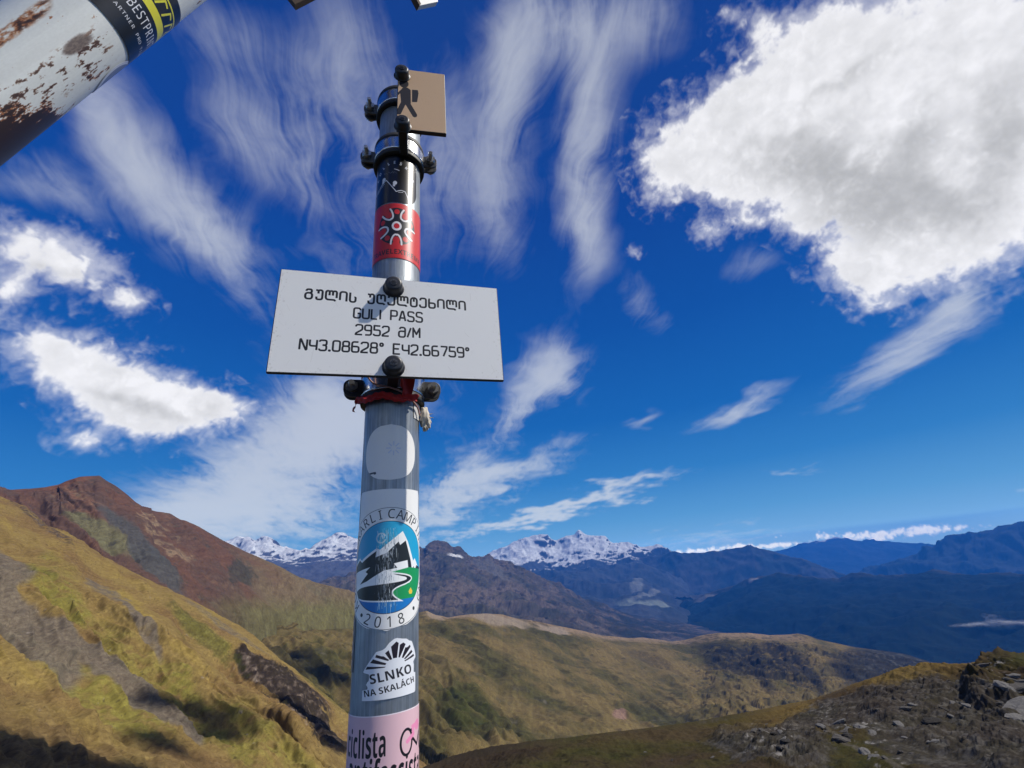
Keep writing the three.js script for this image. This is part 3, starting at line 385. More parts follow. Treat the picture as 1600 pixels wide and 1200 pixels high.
// small clouds towards the sun, out of the picture; each stands where its shadow lies on the slopes
{
  const rc = new THREE.Raycaster(), rnd = mulberry(311);
  const white = new THREE.MeshPhysicalMaterial({ color: 0xf4f4f4, roughness: 1, specularIntensity: 0 });
  const spots = [
    ['grass_slope', 900, 'ragged white cloud shading the foot of the grass slope', [[20, 1178, 13], [60, 1185, 13], [0, 1150, 10], [100, 1192, 11], [-40, 1160, 14], [140, 1197, 9], [-60, 1190, 15], [40, 1160, 9], [170, 1200, 9], [90, 1170, 8], [200, 1210, 9]]],
    ['grass_slope', 1000, 'small ragged cloud shading the middle of the grass slope', [[270, 1098, 9], [300, 1112, 10], [335, 1128, 9], [240, 1085, 6], [320, 1150, 8], [360, 1150, 7], [230, 1150, 8], [270, 1165, 8]]],
    ['grass_slope', 1150, 'small cloud shading the gully behind the front spur', [[470, 1110, 14], [500, 1130, 15], [440, 1095, 10], [520, 1155, 14]]],
    ['grass_ridge', 4200, 'white cloud shading the ravine below the grass ridge', [[665, 1165, 34], [695, 1180, 30], [640, 1150, 34], [615, 1165, 34]]],
    ['grass_ridge', 5200, 'long white cloud shading the green valley head', [[465, 1028, 42], [500, 1045, 46], [535, 1060, 46]]]];
  spots.forEach(([on, up, label, list], n) => {
    const hill = scene.getObjectByName(on); hill.updateMatrixWorld(true); hill.material.side = THREE.DoubleSide; const gs = [], c = V3(); let k = 0;
    for (const [px, py, r] of list) { rc.set(EYE, ray(px, py)); const hit = rc.intersectObject(hill, false)[0]; if (!hit) continue; const p = hit.point.clone().addScaledVector(SUN, up / SUN.y * (1 + .02 * (rnd() - .5))); c.add(p); k++;
      for (let q = 0; q < 3; q++) { const g = new THREE.IcosahedronGeometry(1, 4), a = g.attributes.position, rr = r * (q ? .45 + .3 * rnd() : .9), o = p.clone().add(V3((rnd() - .5) * r * 1.7 * (q > 0), (rnd() - .5) * r * .7 * (q > 0), (rnd() - .5) * r * 1.7 * (q > 0))); for (let i = 0; i < a.count; i++) { const x = a.getX(i), y = a.getY(i), z = a.getZ(i), d = rr * (1 + .5 * fbm(x * 1.5 + k * 5, y * 1.5 + q * 3, z * 1.5 + n, 5, .6)); a.setXYZ(i, x * d + o.x, y * d * .7 + o.y, z * d + o.z); } gs.push(g); } }
    if (!k) return; c.divideScalar(k); const g = mergeGeometries(gs); g.translate(-c.x, -c.y, -c.z); g.computeVertexNormals();
    const m = mesh('cloud_' + String(n + 1).padStart(3, '0'), g, white); m.position.copy(c); tag(m, label, 'cloud');
  });
}
// stones on the near hill, each set on the slope it is seen on
{
  const hill = scene.getObjectByName('near_hill'), rc = new THREE.Raycaster(), rnd = mulberry(19), protos = [];
  hill.updateMatrixWorld(true); hill.material.side = THREE.DoubleSide;
  const tones = [[.14, .13, .12], [.07, .065, .06], [.22, .21, .20]].map((c) => new THREE.MeshPhysicalMaterial({ specularIntensity: .1, flatShading: true, color: new THREE.Color().setRGB(...c), roughness: .95, map: groundMap, bumpMap: groundBump, bumpScale: .03 }));
  for (let k = 0; k < 5; k++) { let g = new THREE.IcosahedronGeometry(1, 3); g.deleteAttribute('uv'); g.deleteAttribute('normal'); g = mergeVertices(g); const p = g.attributes.position, uv = [];
    for (let i = 0; i < p.count; i++) { const x = p.getX(i), y = p.getY(i), z = p.getZ(i); let r = .8 + .34 * ridged(x * .9 + k * 7, y * .9, z * .9, 3, .5) + .07 * fbm(x * 5, y * 5 + k, z * 5, 3); const f = Math.max(Math.abs(x + .3 * y), Math.abs(y), Math.abs(z - .25 * x)); r *= mix(1, .8 / f, .55); p.setXYZ(i, x * r * 1.15, y * r * .62, z * r * .9); uv.push(x + y, z + y); }
    g.setAttribute('uv', new THREE.Float32BufferAttribute(uv, 2)); g.computeVertexNormals(); protos.push(g); }
  const fields = [[1205, 1152, 40, 22, 10, .6, 'in the pale outcrop beside the footpath'], [1325, 1138, 50, 18, 10, .7, 'in the rocky patch below the golden grass'], [1560, 1060, 40, 28, 10, .9, 'on the crag at the end of the golden grass'], [1575, 1112, 28, 16, 4, 1.5, 'at the foot of the crag'], [1430, 1130, 130, 40, 14, .5, 'on the bare slope between crag and footpath'], [1060, 1172, 190, 20, 8, .3, 'in the short grass of the low saddle'], [1380, 1182, 70, 14, 6, .5, 'on the grass below the footpath']];
  const words = ['grey', 'dark grey', 'pale grey']; let made = 0;
  for (const [cx, cy, rx, ry, n, size, where] of fields) for (let i = 0; i < n; i++) {
    const a = rnd() * 6.28, q = Math.sqrt(rnd()), px = cx + rx * q * Math.cos(a), py = cy + ry * q * Math.sin(a); rc.set(EYE, ray(px, py)); const hit = rc.intersectObject(hill, false)[0]; const k = rnd() * 5 | 0, t = rnd() * 3 | 0, sz = size * (.35 + .9 * rnd() * rnd()), ry2 = rnd() * 6.28;
    if (!hit) continue;
    const m = mesh(made ? 'boulder_' + String(made).padStart(3, '0') : 'boulder', protos[k], tones[t]); made++;
    m.position.copy(hit.point); m.position.y -= sz * .22; m.rotation.set((rnd() - .5) * .7, ry2, (rnd() - .5) * .7); m.scale.set(sz * 1.3, sz * .8, sz);
    tag(m, words[t] + ' weathered stone ' + where, 'boulder', words[t] + ' stones ' + where);
  }
}
// ground of the pass itself, under the post and the tripod
{
  const g = new THREE.CircleGeometry(24, 160, 0, Math.PI * 2), ringN = 70, P = [], I = [], Cc = [], U = [];
  for (let j = 0; j <= ringN; j++) for (let i = 0; i <= 120; i++) {
    const r = 24 * Math.pow(j / ringN, 1.5), a = i / 120 * Math.PI * 2, x = r * Math.cos(a), z = r * Math.sin(a);
    const y = -Math.max(0, Math.hypot(Math.max(0, r - 2.4), .6) - .6) * .52 + .05 * fbm(x / 1.3, 4, z / 1.3, 4) * Math.min(1, r);
    P.push(x, y, z); U.push(x, z); const n = fbm(x / .8, 1, z / .8, 4), c = mixc([.06, .05, .022], [.075, .06, .045], sst(-.3, .3, n)); Cc.push(c[0] * 1.45, c[1] * 1.45, c[2] * 1.45);
  }
  for (let j = 0; j < ringN; j++) for (let i = 0; i < 120; i++) { const a = j * 121 + i, b = a + 121; I.push(a, a + 1, b, a + 1, b + 1, b); }
  const k = new THREE.BufferGeometry(); k.setAttribute('position', new THREE.Float32BufferAttribute(P, 3)); k.setAttribute('uv', new THREE.Float32BufferAttribute(U, 2)); k.setAttribute('color', new THREE.Float32BufferAttribute(Cc, 3)); k.setIndex(I); k.computeVertexNormals(); g.dispose();
  tag(mesh('pass_ground', k, terrainMaterial(2.6, .03)), null, null, null, 'structure');
  // valley floor that reaches the far ranges
  const fl = new THREE.RingGeometry(900, 24000, 96, 40); fl.rotateX(-Math.PI / 2); const fp = fl.attributes.position, fc = [];
  for (let i = 0; i < fp.count; i++) { const x = fp.getX(i), z = fp.getZ(i), n = fbm(x / 3000, 2, z / 3000, 4); fp.setY(i, 40 * n); const c = mixc([.02, .028, .016], [.07, .075, .045], sst(.1, .5, n)); fc.push(...c); fl.attributes.uv.setXY(i, x, z); }
  fl.setAttribute('color', new THREE.Float32BufferAttribute(fc, 3)); fl.computeVertexNormals();
  const f = mesh('valley_floor', fl, farMat); f.position.y = -1750; tag(f, null, null, null, 'structure');
}
// ---------------------------------------------------------------- round things: a frame on a tube, and sheets wrapped on it
function tubeFrame(O, axis, R) { const a = axis.clone().normalize(), w = EYE.clone().sub(O), e0 = w.addScaledVector(a, -w.dot(a)).normalize(), e1 = V3().crossVectors(a, e0); return { O, a, e0, e1, R }; }
const tubePoint = (T, th, s, dr = 0) => T.O.clone().addScaledVector(T.a, s).addScaledVector(T.e0, Math.cos(th) * (T.R + dr)).addScaledVector(T.e1, Math.sin(th) * (T.R + dr));
function onTube(T, px, py) { // where the line of sight through a picture point meets the tube: [angle, distance along]
  const d = ray(px, py), w = EYE.clone().sub(T.O), da = d.dot(T.a), wa = w.dot(T.a);
  const dp = d.clone().addScaledVector(T.a, -da), wp = w.clone().addScaledVector(T.a, -wa);
  const A = dp.dot(dp), B = 2 * dp.dot(wp), Cq = wp.dot(wp) - T.R * T.R, D = B * B - 4 * A * Cq, t = D > 0 ? (-B - Math.sqrt(D)) / (2 * A) : -B / (2 * A);
  const q = wp.addScaledVector(dp, t); return [Math.atan2(q.dot(T.e1), q.dot(T.e0)), wa + t * da];
}
function wrapSheet(T, th0, th1, s0, s1, dr, lf, rf, nu = 48, nv = 40) { // lf/rf: left and right edge (0..1) at height t
  const P = [], U = [], I = [], N = [];
  for (let j = 0; j <= nv; j++) for (let i = 0; i <= nu; i++) {
    const t = j / nv, l = lf ? lf(t) : 0, r = rf ? rf(t) : 1, x = mix(l, r, i / nu), th = mix(th0, th1, x), s = mix(s0, s1, t), p = tubePoint(T, th, s, typeof dr === 'function' ? dr(x, t) : dr), n = T.e0.clone().multiplyScalar(Math.cos(th)).addScaledVector(T.e1, Math.sin(th));
    P.push(p.x, p.y, p.z); U.push(x, t); N.push(n.x, n.y, n.z);
  }
  for (let j = 0; j < nv; j++) for (let i = 0; i < nu; i++) { const a = j * (nu + 1) + i, b = a + nu + 1; I.push(a, a + 1, b, a + 1, b + 1, b); }
  const g = new THREE.BufferGeometry(); g.setAttribute('position', new THREE.Float32BufferAttribute(P, 3)); g.setAttribute('uv', new THREE.Float32BufferAttribute(U, 2)); g.setAttribute('normal', new THREE.Float32BufferAttribute(N, 3)); g.setIndex(I); return g;
}
const ovalL = (t) => .5 - .5 * Math.sqrt(Math.max(0, 1 - (2 * t - 1) ** 2)), ovalR = (t) => 1 - ovalL(t);
function canvasTex(w, h, draw) { const c = document.createElement('canvas'); c.width = w; c.height = h; const x = c.getContext('2d'); draw(x, w, h); const t = new THREE.CanvasTexture(c); t.colorSpace = THREE.SRGBColorSpace; t.anisotropy = 8; return t; }
const vinyl = (map, roughness = .42) => new THREE.MeshPhysicalMaterial({ map, roughness, metalness: 0, clearcoat: .25, clearcoatRoughness: .35, side: THREE.DoubleSide });
const std = (c, roughness, metalness = 0, extra = {}) => new THREE.MeshStandardMaterial({ color: new THREE.Color().setRGB(...c), roughness, metalness, ...extra });
const speckle = (ctx, w, h, n, seed, styles, size = 2) => { const r = mulberry(seed); for (let i = 0; i < n; i++) { ctx.fillStyle = styles[r() * styles.length | 0]; ctx.globalAlpha = .15 + .5 * r(); ctx.fillRect(r() * w, r() * h, 1 + r() * size, 1 + r() * size * 1.6); } ctx.globalAlpha = 1; };
function local(g, o) { g.translate(-o.x, -o.y, -o.z); return g; }

// ---------------------------------------------------------------- materials
const galvMap = dataTex(1024, 512, (u, v, c) => { const s = torusN(u, v * .02 + .31, 160, 3, 4.4), s2 = torusN(u, v * .10, 46, 3, 1.7), b = torusN(u, v, 14, 4, 6.6); const k = .60 + .11 * s + .09 * s2 + .13 * b; c[0] = k * .96; c[1] = k; c[2] = k * 1.03; });
const galvRough = dataTex(1024, 512, (u, v, c) => { const s = torusN(u, v * .03, 120, 3, 2.4), b = torusN(u, v, 20, 4, 1.2); c[0] = c[1] = c[2] = clamp(.58 + .20 * s + .14 * b, .25, 1); }, false);
const galvBump = dataTex(1024, 512, (u, v, c) => { const s = torusN(u, v * .02, 200, 2, 9.4); const seam = Math.exp(-(((u - .405) / .0035) ** 2)) ; c[0] = c[1] = c[2] = .45 + .16 * s + .4 * seam; }, false);
const M = {
  galv: new THREE.MeshStandardMaterial({ map: galvMap, roughnessMap: galvRough, roughness: .8, metalness: .7, bumpMap: galvBump, bumpScale: .0006 }),
  chrome: std([.62, .63, .65], .22, 1), zinc: std([.50, .50, .50], .38, 1), rubber: std([.012, .012, .013], .6), black: std([.018, .018, .020], .38), bolt: std([.030, .031, .036], .42, .25), dull: std([.10, .10, .105], .5, .7),
  edge: std([.022, .020, .020], .5), red: std([.42, .012, .010], .7), string: std([.42, .24, .20], .85), rag: std([.55, .50, .42], .9),
};
// ---------------------------------------------------------------- the signpost
const PR = .0325, POLE = tubeFrame(V3(-0.1505, 0, -0.528), V3(0, 1, 0), PR);
const heightAt = (py, px = 612) => onTube(POLE, px, py)[1];
const post = thing('signpost', 'galvanized steel signpost covered in hiking stickers', 'signpost');
post.position.set(POLE.O.x, -.12, POLE.O.z);
const PB = post.position.clone();
const poleTop = heightAt(150, 624) - .0;
{
  const L = poleTop + .12, g = new THREE.CylinderGeometry(PR, PR, L, 72, 1, true); g.translate(0, L / 2, 0);
  const uv = g.attributes.uv; for (let i = 0; i < uv.count; i++) uv.setXY(i, uv.getX(i) + .09, uv.getY(i) * L / .35);
  mesh('pole', g, M.galv, post);
  const cap = new THREE.LatheGeometry([[.0368, -.012], [.0368, .008], [.0355, .016], [.030, .024], [.020, .029], [.008, .031], [0, .0315]].map((p) => new THREE.Vector2(...p)), 48); cap.scale(PR / .035, 1, PR / .035); cap.translate(0, L, 0);
  mesh('end_cap', cap, M.black, post, 'domed black plastic cap closing the top of the post');
}
const horizon = (x, y, z) => { const u = V3(x, y, z).applyMatrix4(C2W); u.y = 0; return u.normalize(); };
const nameU = horizon(2507, -42, -F), nameN = V3(-nameU.z, 0, nameU.x);
const hikeU = horizon(3542, 30, -F), hikeN = V3(-hikeU.z, 0, hikeU.x);
const OFF = .045;
function onPlate(u, n, px, py, off = OFF) { // point of a board's face plane under a picture point: [across, height, point]
  const o = POLE.O.clone().addScaledVector(n, POLE.R + off), d = ray(px, py), t = o.clone().sub(EYE).dot(n) / d.dot(n), p = EYE.clone().addScaledVector(d, t); return [p.clone().sub(o).dot(u), p.y, p];
}
function pipeClamp(h, u, n, bx, by, arm = OFF) {
  const g = new THREE.Group(); g.name = 'pipe_clamp'; g.position.set(0, h - PB.y, 0); g.rotation.y = Math.atan2(-u.z, u.x); post.add(g);
  const R = PR, band = new THREE.LatheGeometry([[R + .001, -.0125], [R + .0052, -.0125], [R + .0066, -.0105], [R + .0058, -.008], [R + .0058, .008], [R + .0066, .0105], [R + .0052, .0125], [R + .001, .0125]].map((p) => new THREE.Vector2(...p)), 64);
  mesh('band', band, M.chrome, g);
  for (const s of [-1, 1]) {
    const ln = new THREE.LatheGeometry([[R, -.005], [R + .0058, -.005], [R + .0066, -.002], [R + .0058, .004], [R, .004]].map((p) => new THREE.Vector2(...p)), 64); ln.translate(0, s * .0165, 0); mesh('rubber_liner', ln, M.rubber, g);
    const lug = mergeGeometries([-1, 1].map((k) => { const e = new THREE.Shape(); e.moveTo(0, -.011); e.lineTo(.013, -.011); e.absarc(.014, -.001, .010, -Math.PI / 2, 0, false); e.lineTo(.024, .003); e.absarc(.016, .003, .008, 0, Math.PI / 2, false); e.lineTo(0, .011); e.closePath(); const b = new THREE.ExtrudeGeometry(e, { depth: .0022, bevelEnabled: true, bevelThickness: .0005, bevelSize: .0005, bevelSegments: 2, curveSegments: 10 }); if (s < 0) b.rotateY(Math.PI); b.translate(s * (R + .002), 0, k * .0048 - (s < 0 ? -.0011 : .0011)); return b; }));
    mesh('lug', lug, M.dull, g);
    const sh = new THREE.CylinderGeometry(.0036, .0036, .034, 18); sh.rotateX(Math.PI / 2); sh.translate(s * (R + .0165), .001, .004);
    const nut = new THREE.CylinderGeometry(.0076, .0076, .0062, 6); nut.rotateX(Math.PI / 2); nut.translate(s * (R + .0165), .001, .0096);
    const tip = new THREE.CylinderGeometry(.0030, .0036, .003, 18); tip.rotateX(Math.PI / 2); tip.translate(s * (R + .0165), .001, .0224);
    const head = new THREE.CylinderGeometry(.0085, .0085, .006, 6); head.rotateX(Math.PI / 2); head.translate(s * (R + .0165), .001, -.0095);
    mesh('screw', mergeGeometries([sh, nut, tip, head]), M.zinc, g);
  }
  const a = new RoundedBoxGeometry(.013, .016 + Math.abs(by - h), arm - .0035, 2, .002); a.translate(bx, (by - h) / 2, R + .004 + (arm - .0035) / 2); mesh('bracket', a, M.black, g);
  return g;
}
// boards: panel, printed face, bolts
function board(name, label, category, u, n, c, w, h, thick, faceMat, boltPts, faceLabel) {
  const o = POLE.O.clone().addScaledVector(n, POLE.R + OFF), t = thing(name, label, category);
  t.position.copy(o).addScaledVector(u, c[0]); t.position.y = c[1] - h / 2; t.rotation.y = Math.atan2(-u.z, u.x);
  const b = new RoundedBoxGeometry(w, h, thick, 2, .0012); b.translate(0, h / 2, -thick / 2); mesh('panel', b, M.edge, t);
  const f = new THREE.PlaneGeometry(w - .0022, h - .0022, 4, 4); f.translate(0, h / 2, .0005); mesh('printed_face', f, faceMat, t, faceLabel);
  const prof = [[0, .0128], [.0066, .0128], [.0086, .0122], [.0098, .0108], [.0103, .0085], [.0105, .0016], [.0122, .0014], [.0124, .0004], [.0124, 0]].map((p) => new THREE.Vector2(p[0], p[1])).reverse();
  for (const [bx, by] of boltPts) {
    const p = new THREE.Group(); p.name = 'bolt'; p.position.set(bx - c[0], by - (c[1] - h / 2), .0008); t.add(p);
    const g = new THREE.LatheGeometry(prof, 36); g.rotateX(Math.PI / 2); mesh('head', g, M.bolt, p);
    const hx = new THREE.CylinderGeometry(.0044, .0044, .0012, 6); hx.rotateX(Math.PI / 2); hx.translate(0, 0, .0131); mesh('hex_recess', hx, M.dull, p);
    const sl = mergeGeometries([0, 1, 2].map((k) => { const s = new THREE.BoxGeometry(.0062, .0010, .0006); s.rotateZ(k * Math.PI / 3); s.translate(0, 0, .0139); return s; })); mesh('slot', sl, M.black, p);
  }
  return t;
}
// engraved lettering: strokes on a 6 x 10 cell, y downwards
const GLYPH = {
  0: ['M0 2Q0 0 2 0H4Q6 0 6 2V8Q6 10 4 10H2Q0 10 0 8Z', 6], 2: ['M0 2Q0 0 2 0H4Q6 0 6 2V3.4Q6 4.8 4.8 5.6L1.2 8Q0 8.8 0 10H6', 6], 3: ['M0 1.7Q0 0 2 0H4Q6 0 6 2V3Q6 4.8 4 4.8H2.6M4 4.8Q6 4.8 6 6.8V8Q6 10 4 10H2Q0 10 0 8.3', 6],
  4: ['M0 0V4Q0 6 2 6H6M6 0V10', 6], 5: ['M6 0H.4V4.4H4Q6 4.4 6 6.4V8Q6 10 4 10H2Q0 10 0 8.4', 6], 6: ['M5.5 0H2.2Q0 0 0 2.2V8Q0 10 2 10H4Q6 10 6 8V6.6Q6 4.6 4 4.6H0', 6], 7: ['M0 0H6V1.6L2.6 10', 6],
  8: ['M2 4.7Q.3 4.7 .3 3V2Q.3 0 2.2 0H3.8Q5.7 0 5.7 2V3Q5.7 4.7 4 4.7ZM2 4.7Q0 4.7 0 6.7V8Q0 10 2 10H4Q6 10 6 8V6.7Q6 4.7 4 4.7', 6], 9: ['M.5 10H3.8Q6 10 6 7.8V2Q6 0 4 0H2Q0 0 0 2V3.4Q0 5.4 2 5.4H6', 6],
  '.': ['M.2 9.6H.9V10H.2Z', 1], '°': ['M.2 1.4Q.2 0 1.5 0Q2.8 0 2.8 1.4Q2.8 2.8 1.5 2.8Q.2 2.8 .2 1.4Z', 3], '/': ['M0 10L3.2 0', 3.2], ' ': ['', 5],
  N: ['M0 10V.6Q0 0 .6 0L5.4 10Q6 10 6 9.4V0', 6], E: ['M6 0H0V10H6M0 4.8H5', 6], G: ['M6 2Q6 0 4 0H2Q0 0 0 2V8Q0 10 2 10H4Q6 10 6 8V5.4H3.4', 6], U: ['M0 0V8Q0 10 2 10H4Q6 10 6 8V0', 6], L: ['M0 0V10H5.4', 5.4], I: ['M.6 0V10', 1.2],
  P: ['M0 10V0H4Q6 0 6 2V3.6Q6 5.6 4 5.6H0', 6], A: ['M0 10L2.2 .9Q2.5 0 3 0Q3.5 0 3.8 .9L6 10M.8 7H5.2', 6], S: ['M5.8 1.7Q5.8 0 4 0H2Q.2 0 .2 2V2.8Q.2 4.6 2 4.8L4 5.1Q6 5.4 6 7.2V8Q6 10 4 10H2Q0 10 0 8.2', 6], M: ['M0 10V0L3.2 6.4L6.4 0V10', 6.4],
  'გ': ['M.7 1.9Q.7 0 2.6 0H3.8Q5.4 0 5.4 1.8Q5.4 3.8 3.4 3.8H2.8Q0 3.8 0 6.6V7.4Q0 10 2.6 10H3.6Q6 10 6 7.4V6.6Q6 3.8 3.4 3.8', 6], 'უ': ['M0 .3H1Q2.3 .3 2.3 1.6V3.8M2.3 1.6Q2.6 0 4 0Q6 0 6 2.4V7.8Q6 10 3.8 10H2.6Q.8 10 .8 8.4V7.2', 6],
  'ლ': ['M8.8 10.8Q8.2 9.4 7 9.4H3Q0 9.4 0 6.6V2.4Q0 0 1.8 0Q3.2 0 3.2 1.8V4.8M3.2 1.8Q3.2 0 4.8 0Q6.3 0 6.3 1.8V4.8M6.3 1.8Q6.3 0 8 0Q9.8 0 9.8 2.2V7.2', 9.8], 'ი': ['M0 9V2.4Q0 0 2.4 0H3.6Q6 0 6 2.4V10', 6], 'ს': ['M0 0V7.6Q0 10 2.4 10H3Q5.2 10 5.2 7.8V5.8Q5.2 4.6 4 5', 5.2],
  'ღ': ['M7 10.8Q6.4 9.4 5.2 9.4H2.6Q0 9.4 0 6.6V2.4Q0 0 1.9 0Q3.6 0 3.6 1.8V4.8M3.6 1.8Q3.6 0 5.4 0Q7.4 0 7.4 2.4V7', 7.4], 'ე': ['M.4 2.6V2Q.4 0 2.4 0H4Q6 0 6 2.2V7.8Q6 10 4 10H2.2Q0 10 0 8V7.2', 6], 'ტ': ['M3 .2V4.6M3 .2Q0 .8 0 3.4V7.4Q0 10 2.4 10H3.6Q6 10 6 7.4V3.4Q6 .8 3 .2', 6],
  'ხ': ['M.8 0Q0 .4 0 2V7.8Q0 10 2.2 10H3.8Q6 10 6 7.8V6.6Q6 4.6 3.8 4.6H0', 6], 'მ': ['M.9 1.9Q.9 0 2.8 0H3.6Q6 0 6 2.4V7.8Q6 10 3.8 10H2.2Q0 10 0 7.8V6.2Q0 4 2.2 4H6', 6],
};
function engrave(ctx, text, x0, x1, y0, y1, weight) {
  const gap = /[a-zA-Z\d]/.test(text) ? 2.3 : 3.1, ws = [...text].map((ch) => GLYPH[ch][1]), total = ws.reduce((a, b) => a + b, 0) + gap * (ws.length - 1), sx = (x1 - x0) / total, sy = (y1 - y0) / 10; let x = x0;
  ctx.lineWidth = weight; ctx.lineJoin = 'round'; ctx.lineCap = 'butt'; ctx.strokeStyle = '#0b0c12';
  [...text].forEach((ch, i) => { const toks = GLYPH[ch][0].match(/[A-Z]|-?[\d.]+/g) || []; let cx = 0, cy = 0, k = 0; const n = () => +toks[k++]; ctx.beginPath();
    const X = (v) => x + v * sx, Y = (v) => y0 + v * sy;
    while (k < toks.length) { const c = toks[k++]; if (c === 'M') { cx = n(); cy = n(); ctx.moveTo(X(cx), Y(cy)); } else if (c === 'L') { cx = n(); cy = n(); ctx.lineTo(X(cx), Y(cy)); } else if (c === 'H') { cx = n(); ctx.lineTo(X(cx), Y(cy)); } else if (c === 'V') { cy = n(); ctx.lineTo(X(cx), Y(cy)); } else if (c === 'Q') { const a = n(), b = n(); cx = n(); cy = n(); ctx.quadraticCurveTo(X(a), Y(b), X(cx), Y(cy)); } else ctx.closePath(); }
    ctx.stroke(); x += (ws[i] + gap) * sx; });
}
// name board
{
  const tl = onPlate(nameU, nameN, 436, 422), tr = onPlate(nameU, nameN, 776, 448), br = onPlate(nameU, nameN, 788, 592), bl = onPlate(nameU, nameN, 417, 586);
  const x0 = (tl[0] + bl[0]) / 2, x1 = (tr[0] + br[0]) / 2, y1 = (tl[1] + tr[1]) / 2, y0 = (bl[1] + br[1]) / 2, w = x1 - x0, h = y1 - y0;
  0 && console.log('name board', w, h, tl.slice(0, 2), tr.slice(0, 2), br.slice(0, 2), bl.slice(0, 2));
  const P = (px, py) => { const q = onPlate(nameU, nameN, px, py); return [(q[0] - x0) / w * 2048, (y1 - q[1]) / h * 1024]; };
  const tex = canvasTex(2048, 1024, (c) => {
    c.fillStyle = '#f1efe9'; c.fillRect(0, 0, 2048, 1024);
    speckle(c, 2048, 1024, 900, 5, ['#d9dad8', '#f4f5f6', '#cfd0cc'], 4); { const r = mulberry(91); c.strokeStyle = '#b9b4a8'; for (let i = 0; i < 70; i++) { c.globalAlpha = .06 + .16 * r(); c.lineWidth = 1 + 5 * r(); const x = r() * 2048, y = r() * 1024; c.beginPath(); c.moveTo(x, y); c.lineTo(x + (r() - .5) * 90, y + 20 + 120 * r() * r()); c.stroke(); } c.fillStyle = '#a79f90'; for (let i = 0; i < 260; i++) { c.globalAlpha = .05 + .12 * r(); const e = r() * r() * 90, sd = r() * 4 | 0; c.beginPath(); c.arc(sd < 2 ? r() * 2048 : sd === 2 ? e : 2048 - e, sd === 0 ? e : sd === 1 ? 1024 - e : r() * 1024, 2 + 9 * r(), 0, 7); c.fill(); } c.globalAlpha = 1; }
    const line = (s, l, lb, r, k, wt) => { const a = P(l[0], l[1]), b = P(lb[0], lb[1]), d = P(r[0], r[1]); engrave(c, s, a[0], d[0], a[1], b[1], wt); };
    line('გულის უღელტეხილი', [477, 451], [477, 466], [727, 470], 0, 19);
    line('GULI PASS', [553, 481], [553, 496.5], [660, 488], 0, 17);
    line('2952 მ/M', [556, 507.5], [556, 523], [656, 512], 0, 17);
    line('N43.08628° E42.66759°', [468, 530.5], [468, 547], [733, 542], 0, 17);
  });
  const bolts = [[615, 447], [615, 571]].map(([px, py]) => onPlate(nameU, nameN, px, py, OFF + .006));
  board('sign_board', 'white engraved board naming the mountain pass with its height and coordinates', 'sign', nameU, nameN, [(x0 + x1) / 2, (y0 + y1) / 2], w, h, .0045, new THREE.MeshStandardMaterial({ map: tex, roughness: .5 }), bolts.map((b) => [b[0], b[1]]), 'white face with black Georgian and Latin lettering');
  for (const b of bolts) pipeClamp(b[1] + (b === bolts[1] ? .004 : .006), nameU, nameN, b[0], b[1]);
}
// small trail marker at the top
{
  const br = onPlate(hikeU, hikeN, 698.5, 209), tr = onPlate(hikeU, hikeN, 694, 116), bl = onPlate(hikeU, hikeN, 620, 202), tl = onPlate(hikeU, hikeN, 621, 107);
  const x0 = (tl[0] + bl[0]) / 2, x1 = (tr[0] + br[0]) / 2, y1 = (tl[1] + tr[1]) / 2, y0 = (bl[1] + br[1]) / 2, w = x1 - x0, h = y1 - y0;
  0 && console.log('trail board', w, h, tl.slice(0, 2), tr.slice(0, 2), br.slice(0, 2), bl.slice(0, 2));
  const tex = canvasTex(768, 1024, (c) => {
    c.fillStyle = '#d6b18a'; c.fillRect(0, 0, 768, 1024); speckle(c, 768, 1024, 900, 9, ['#a98b6d', '#c6a98b', '#9c7f66'], 5);
    const P = (zx, zy) => { const q = onPlate(hikeU, hikeN, 520 + zx / 6.667, 80 + zy / 6.667); return [(q[0] - x0) / w * 768, (y1 - q[1]) / h * 1024]; };
    const path = (pts) => { c.beginPath(); pts.forEach((p, i) => { const q = P(...p); i ? c.lineTo(...q) : c.moveTo(...q); }); };
    c.fillStyle = c.strokeStyle = '#17131c'; c.lineJoin = c.lineCap = 'round';
    const hd = P(735, 338), hr = P(785, 345); c.beginPath(); c.ellipse(hd[0], hd[1], Math.abs(hr[0] - hd[0]), Math.abs(hr[0] - hd[0]) * .95, .2, 0, 7); c.fill();
    path([[700, 420], [725, 388], [770, 386], [800, 408], [802, 545], [752, 555], [712, 540]]); c.closePath(); c.fill(); c.lineWidth = 22; c.stroke();
    c.lineWidth = 80; path([[775, 548], [850, 670]]); c.stroke(); path([[730, 540], [680, 640]]); c.stroke();
    c.lineWidth = 34; path([[705, 415], [668, 450]]); c.stroke(); c.lineWidth = 16; path([[640, 450], [660, 640]]); c.stroke();
    path([[828, 408], [880, 412], [886, 440], [872, 528], [828, 528]]); c.closePath(); c.fill(); c.lineWidth = 18; c.stroke();
  });
  const bolts = [[628, 114], [629, 193]].map(([px, py]) => onPlate(hikeU, hikeN, px, py, OFF + .006));
  board('trail_sign', 'small beige board with black hiker pictogram bolted beside the post top', 'sign', hikeU, hikeN, [(x0 + x1) / 2, (y0 + y1) / 2], w, h, .006, new THREE.MeshStandardMaterial({ map: tex, roughness: .55 }), bolts.map((b) => [b[0], b[1]]), 'beige face with hiker and backpack pictogram');
  pipeClamp(bolts[0][1] + .018, hikeU, hikeN, bolts[0][0], bolts[0][1]); pipeClamp(bolts[1][1] + .018, hikeU, hikeN, bolts[1][0], bolts[1][1]);
}
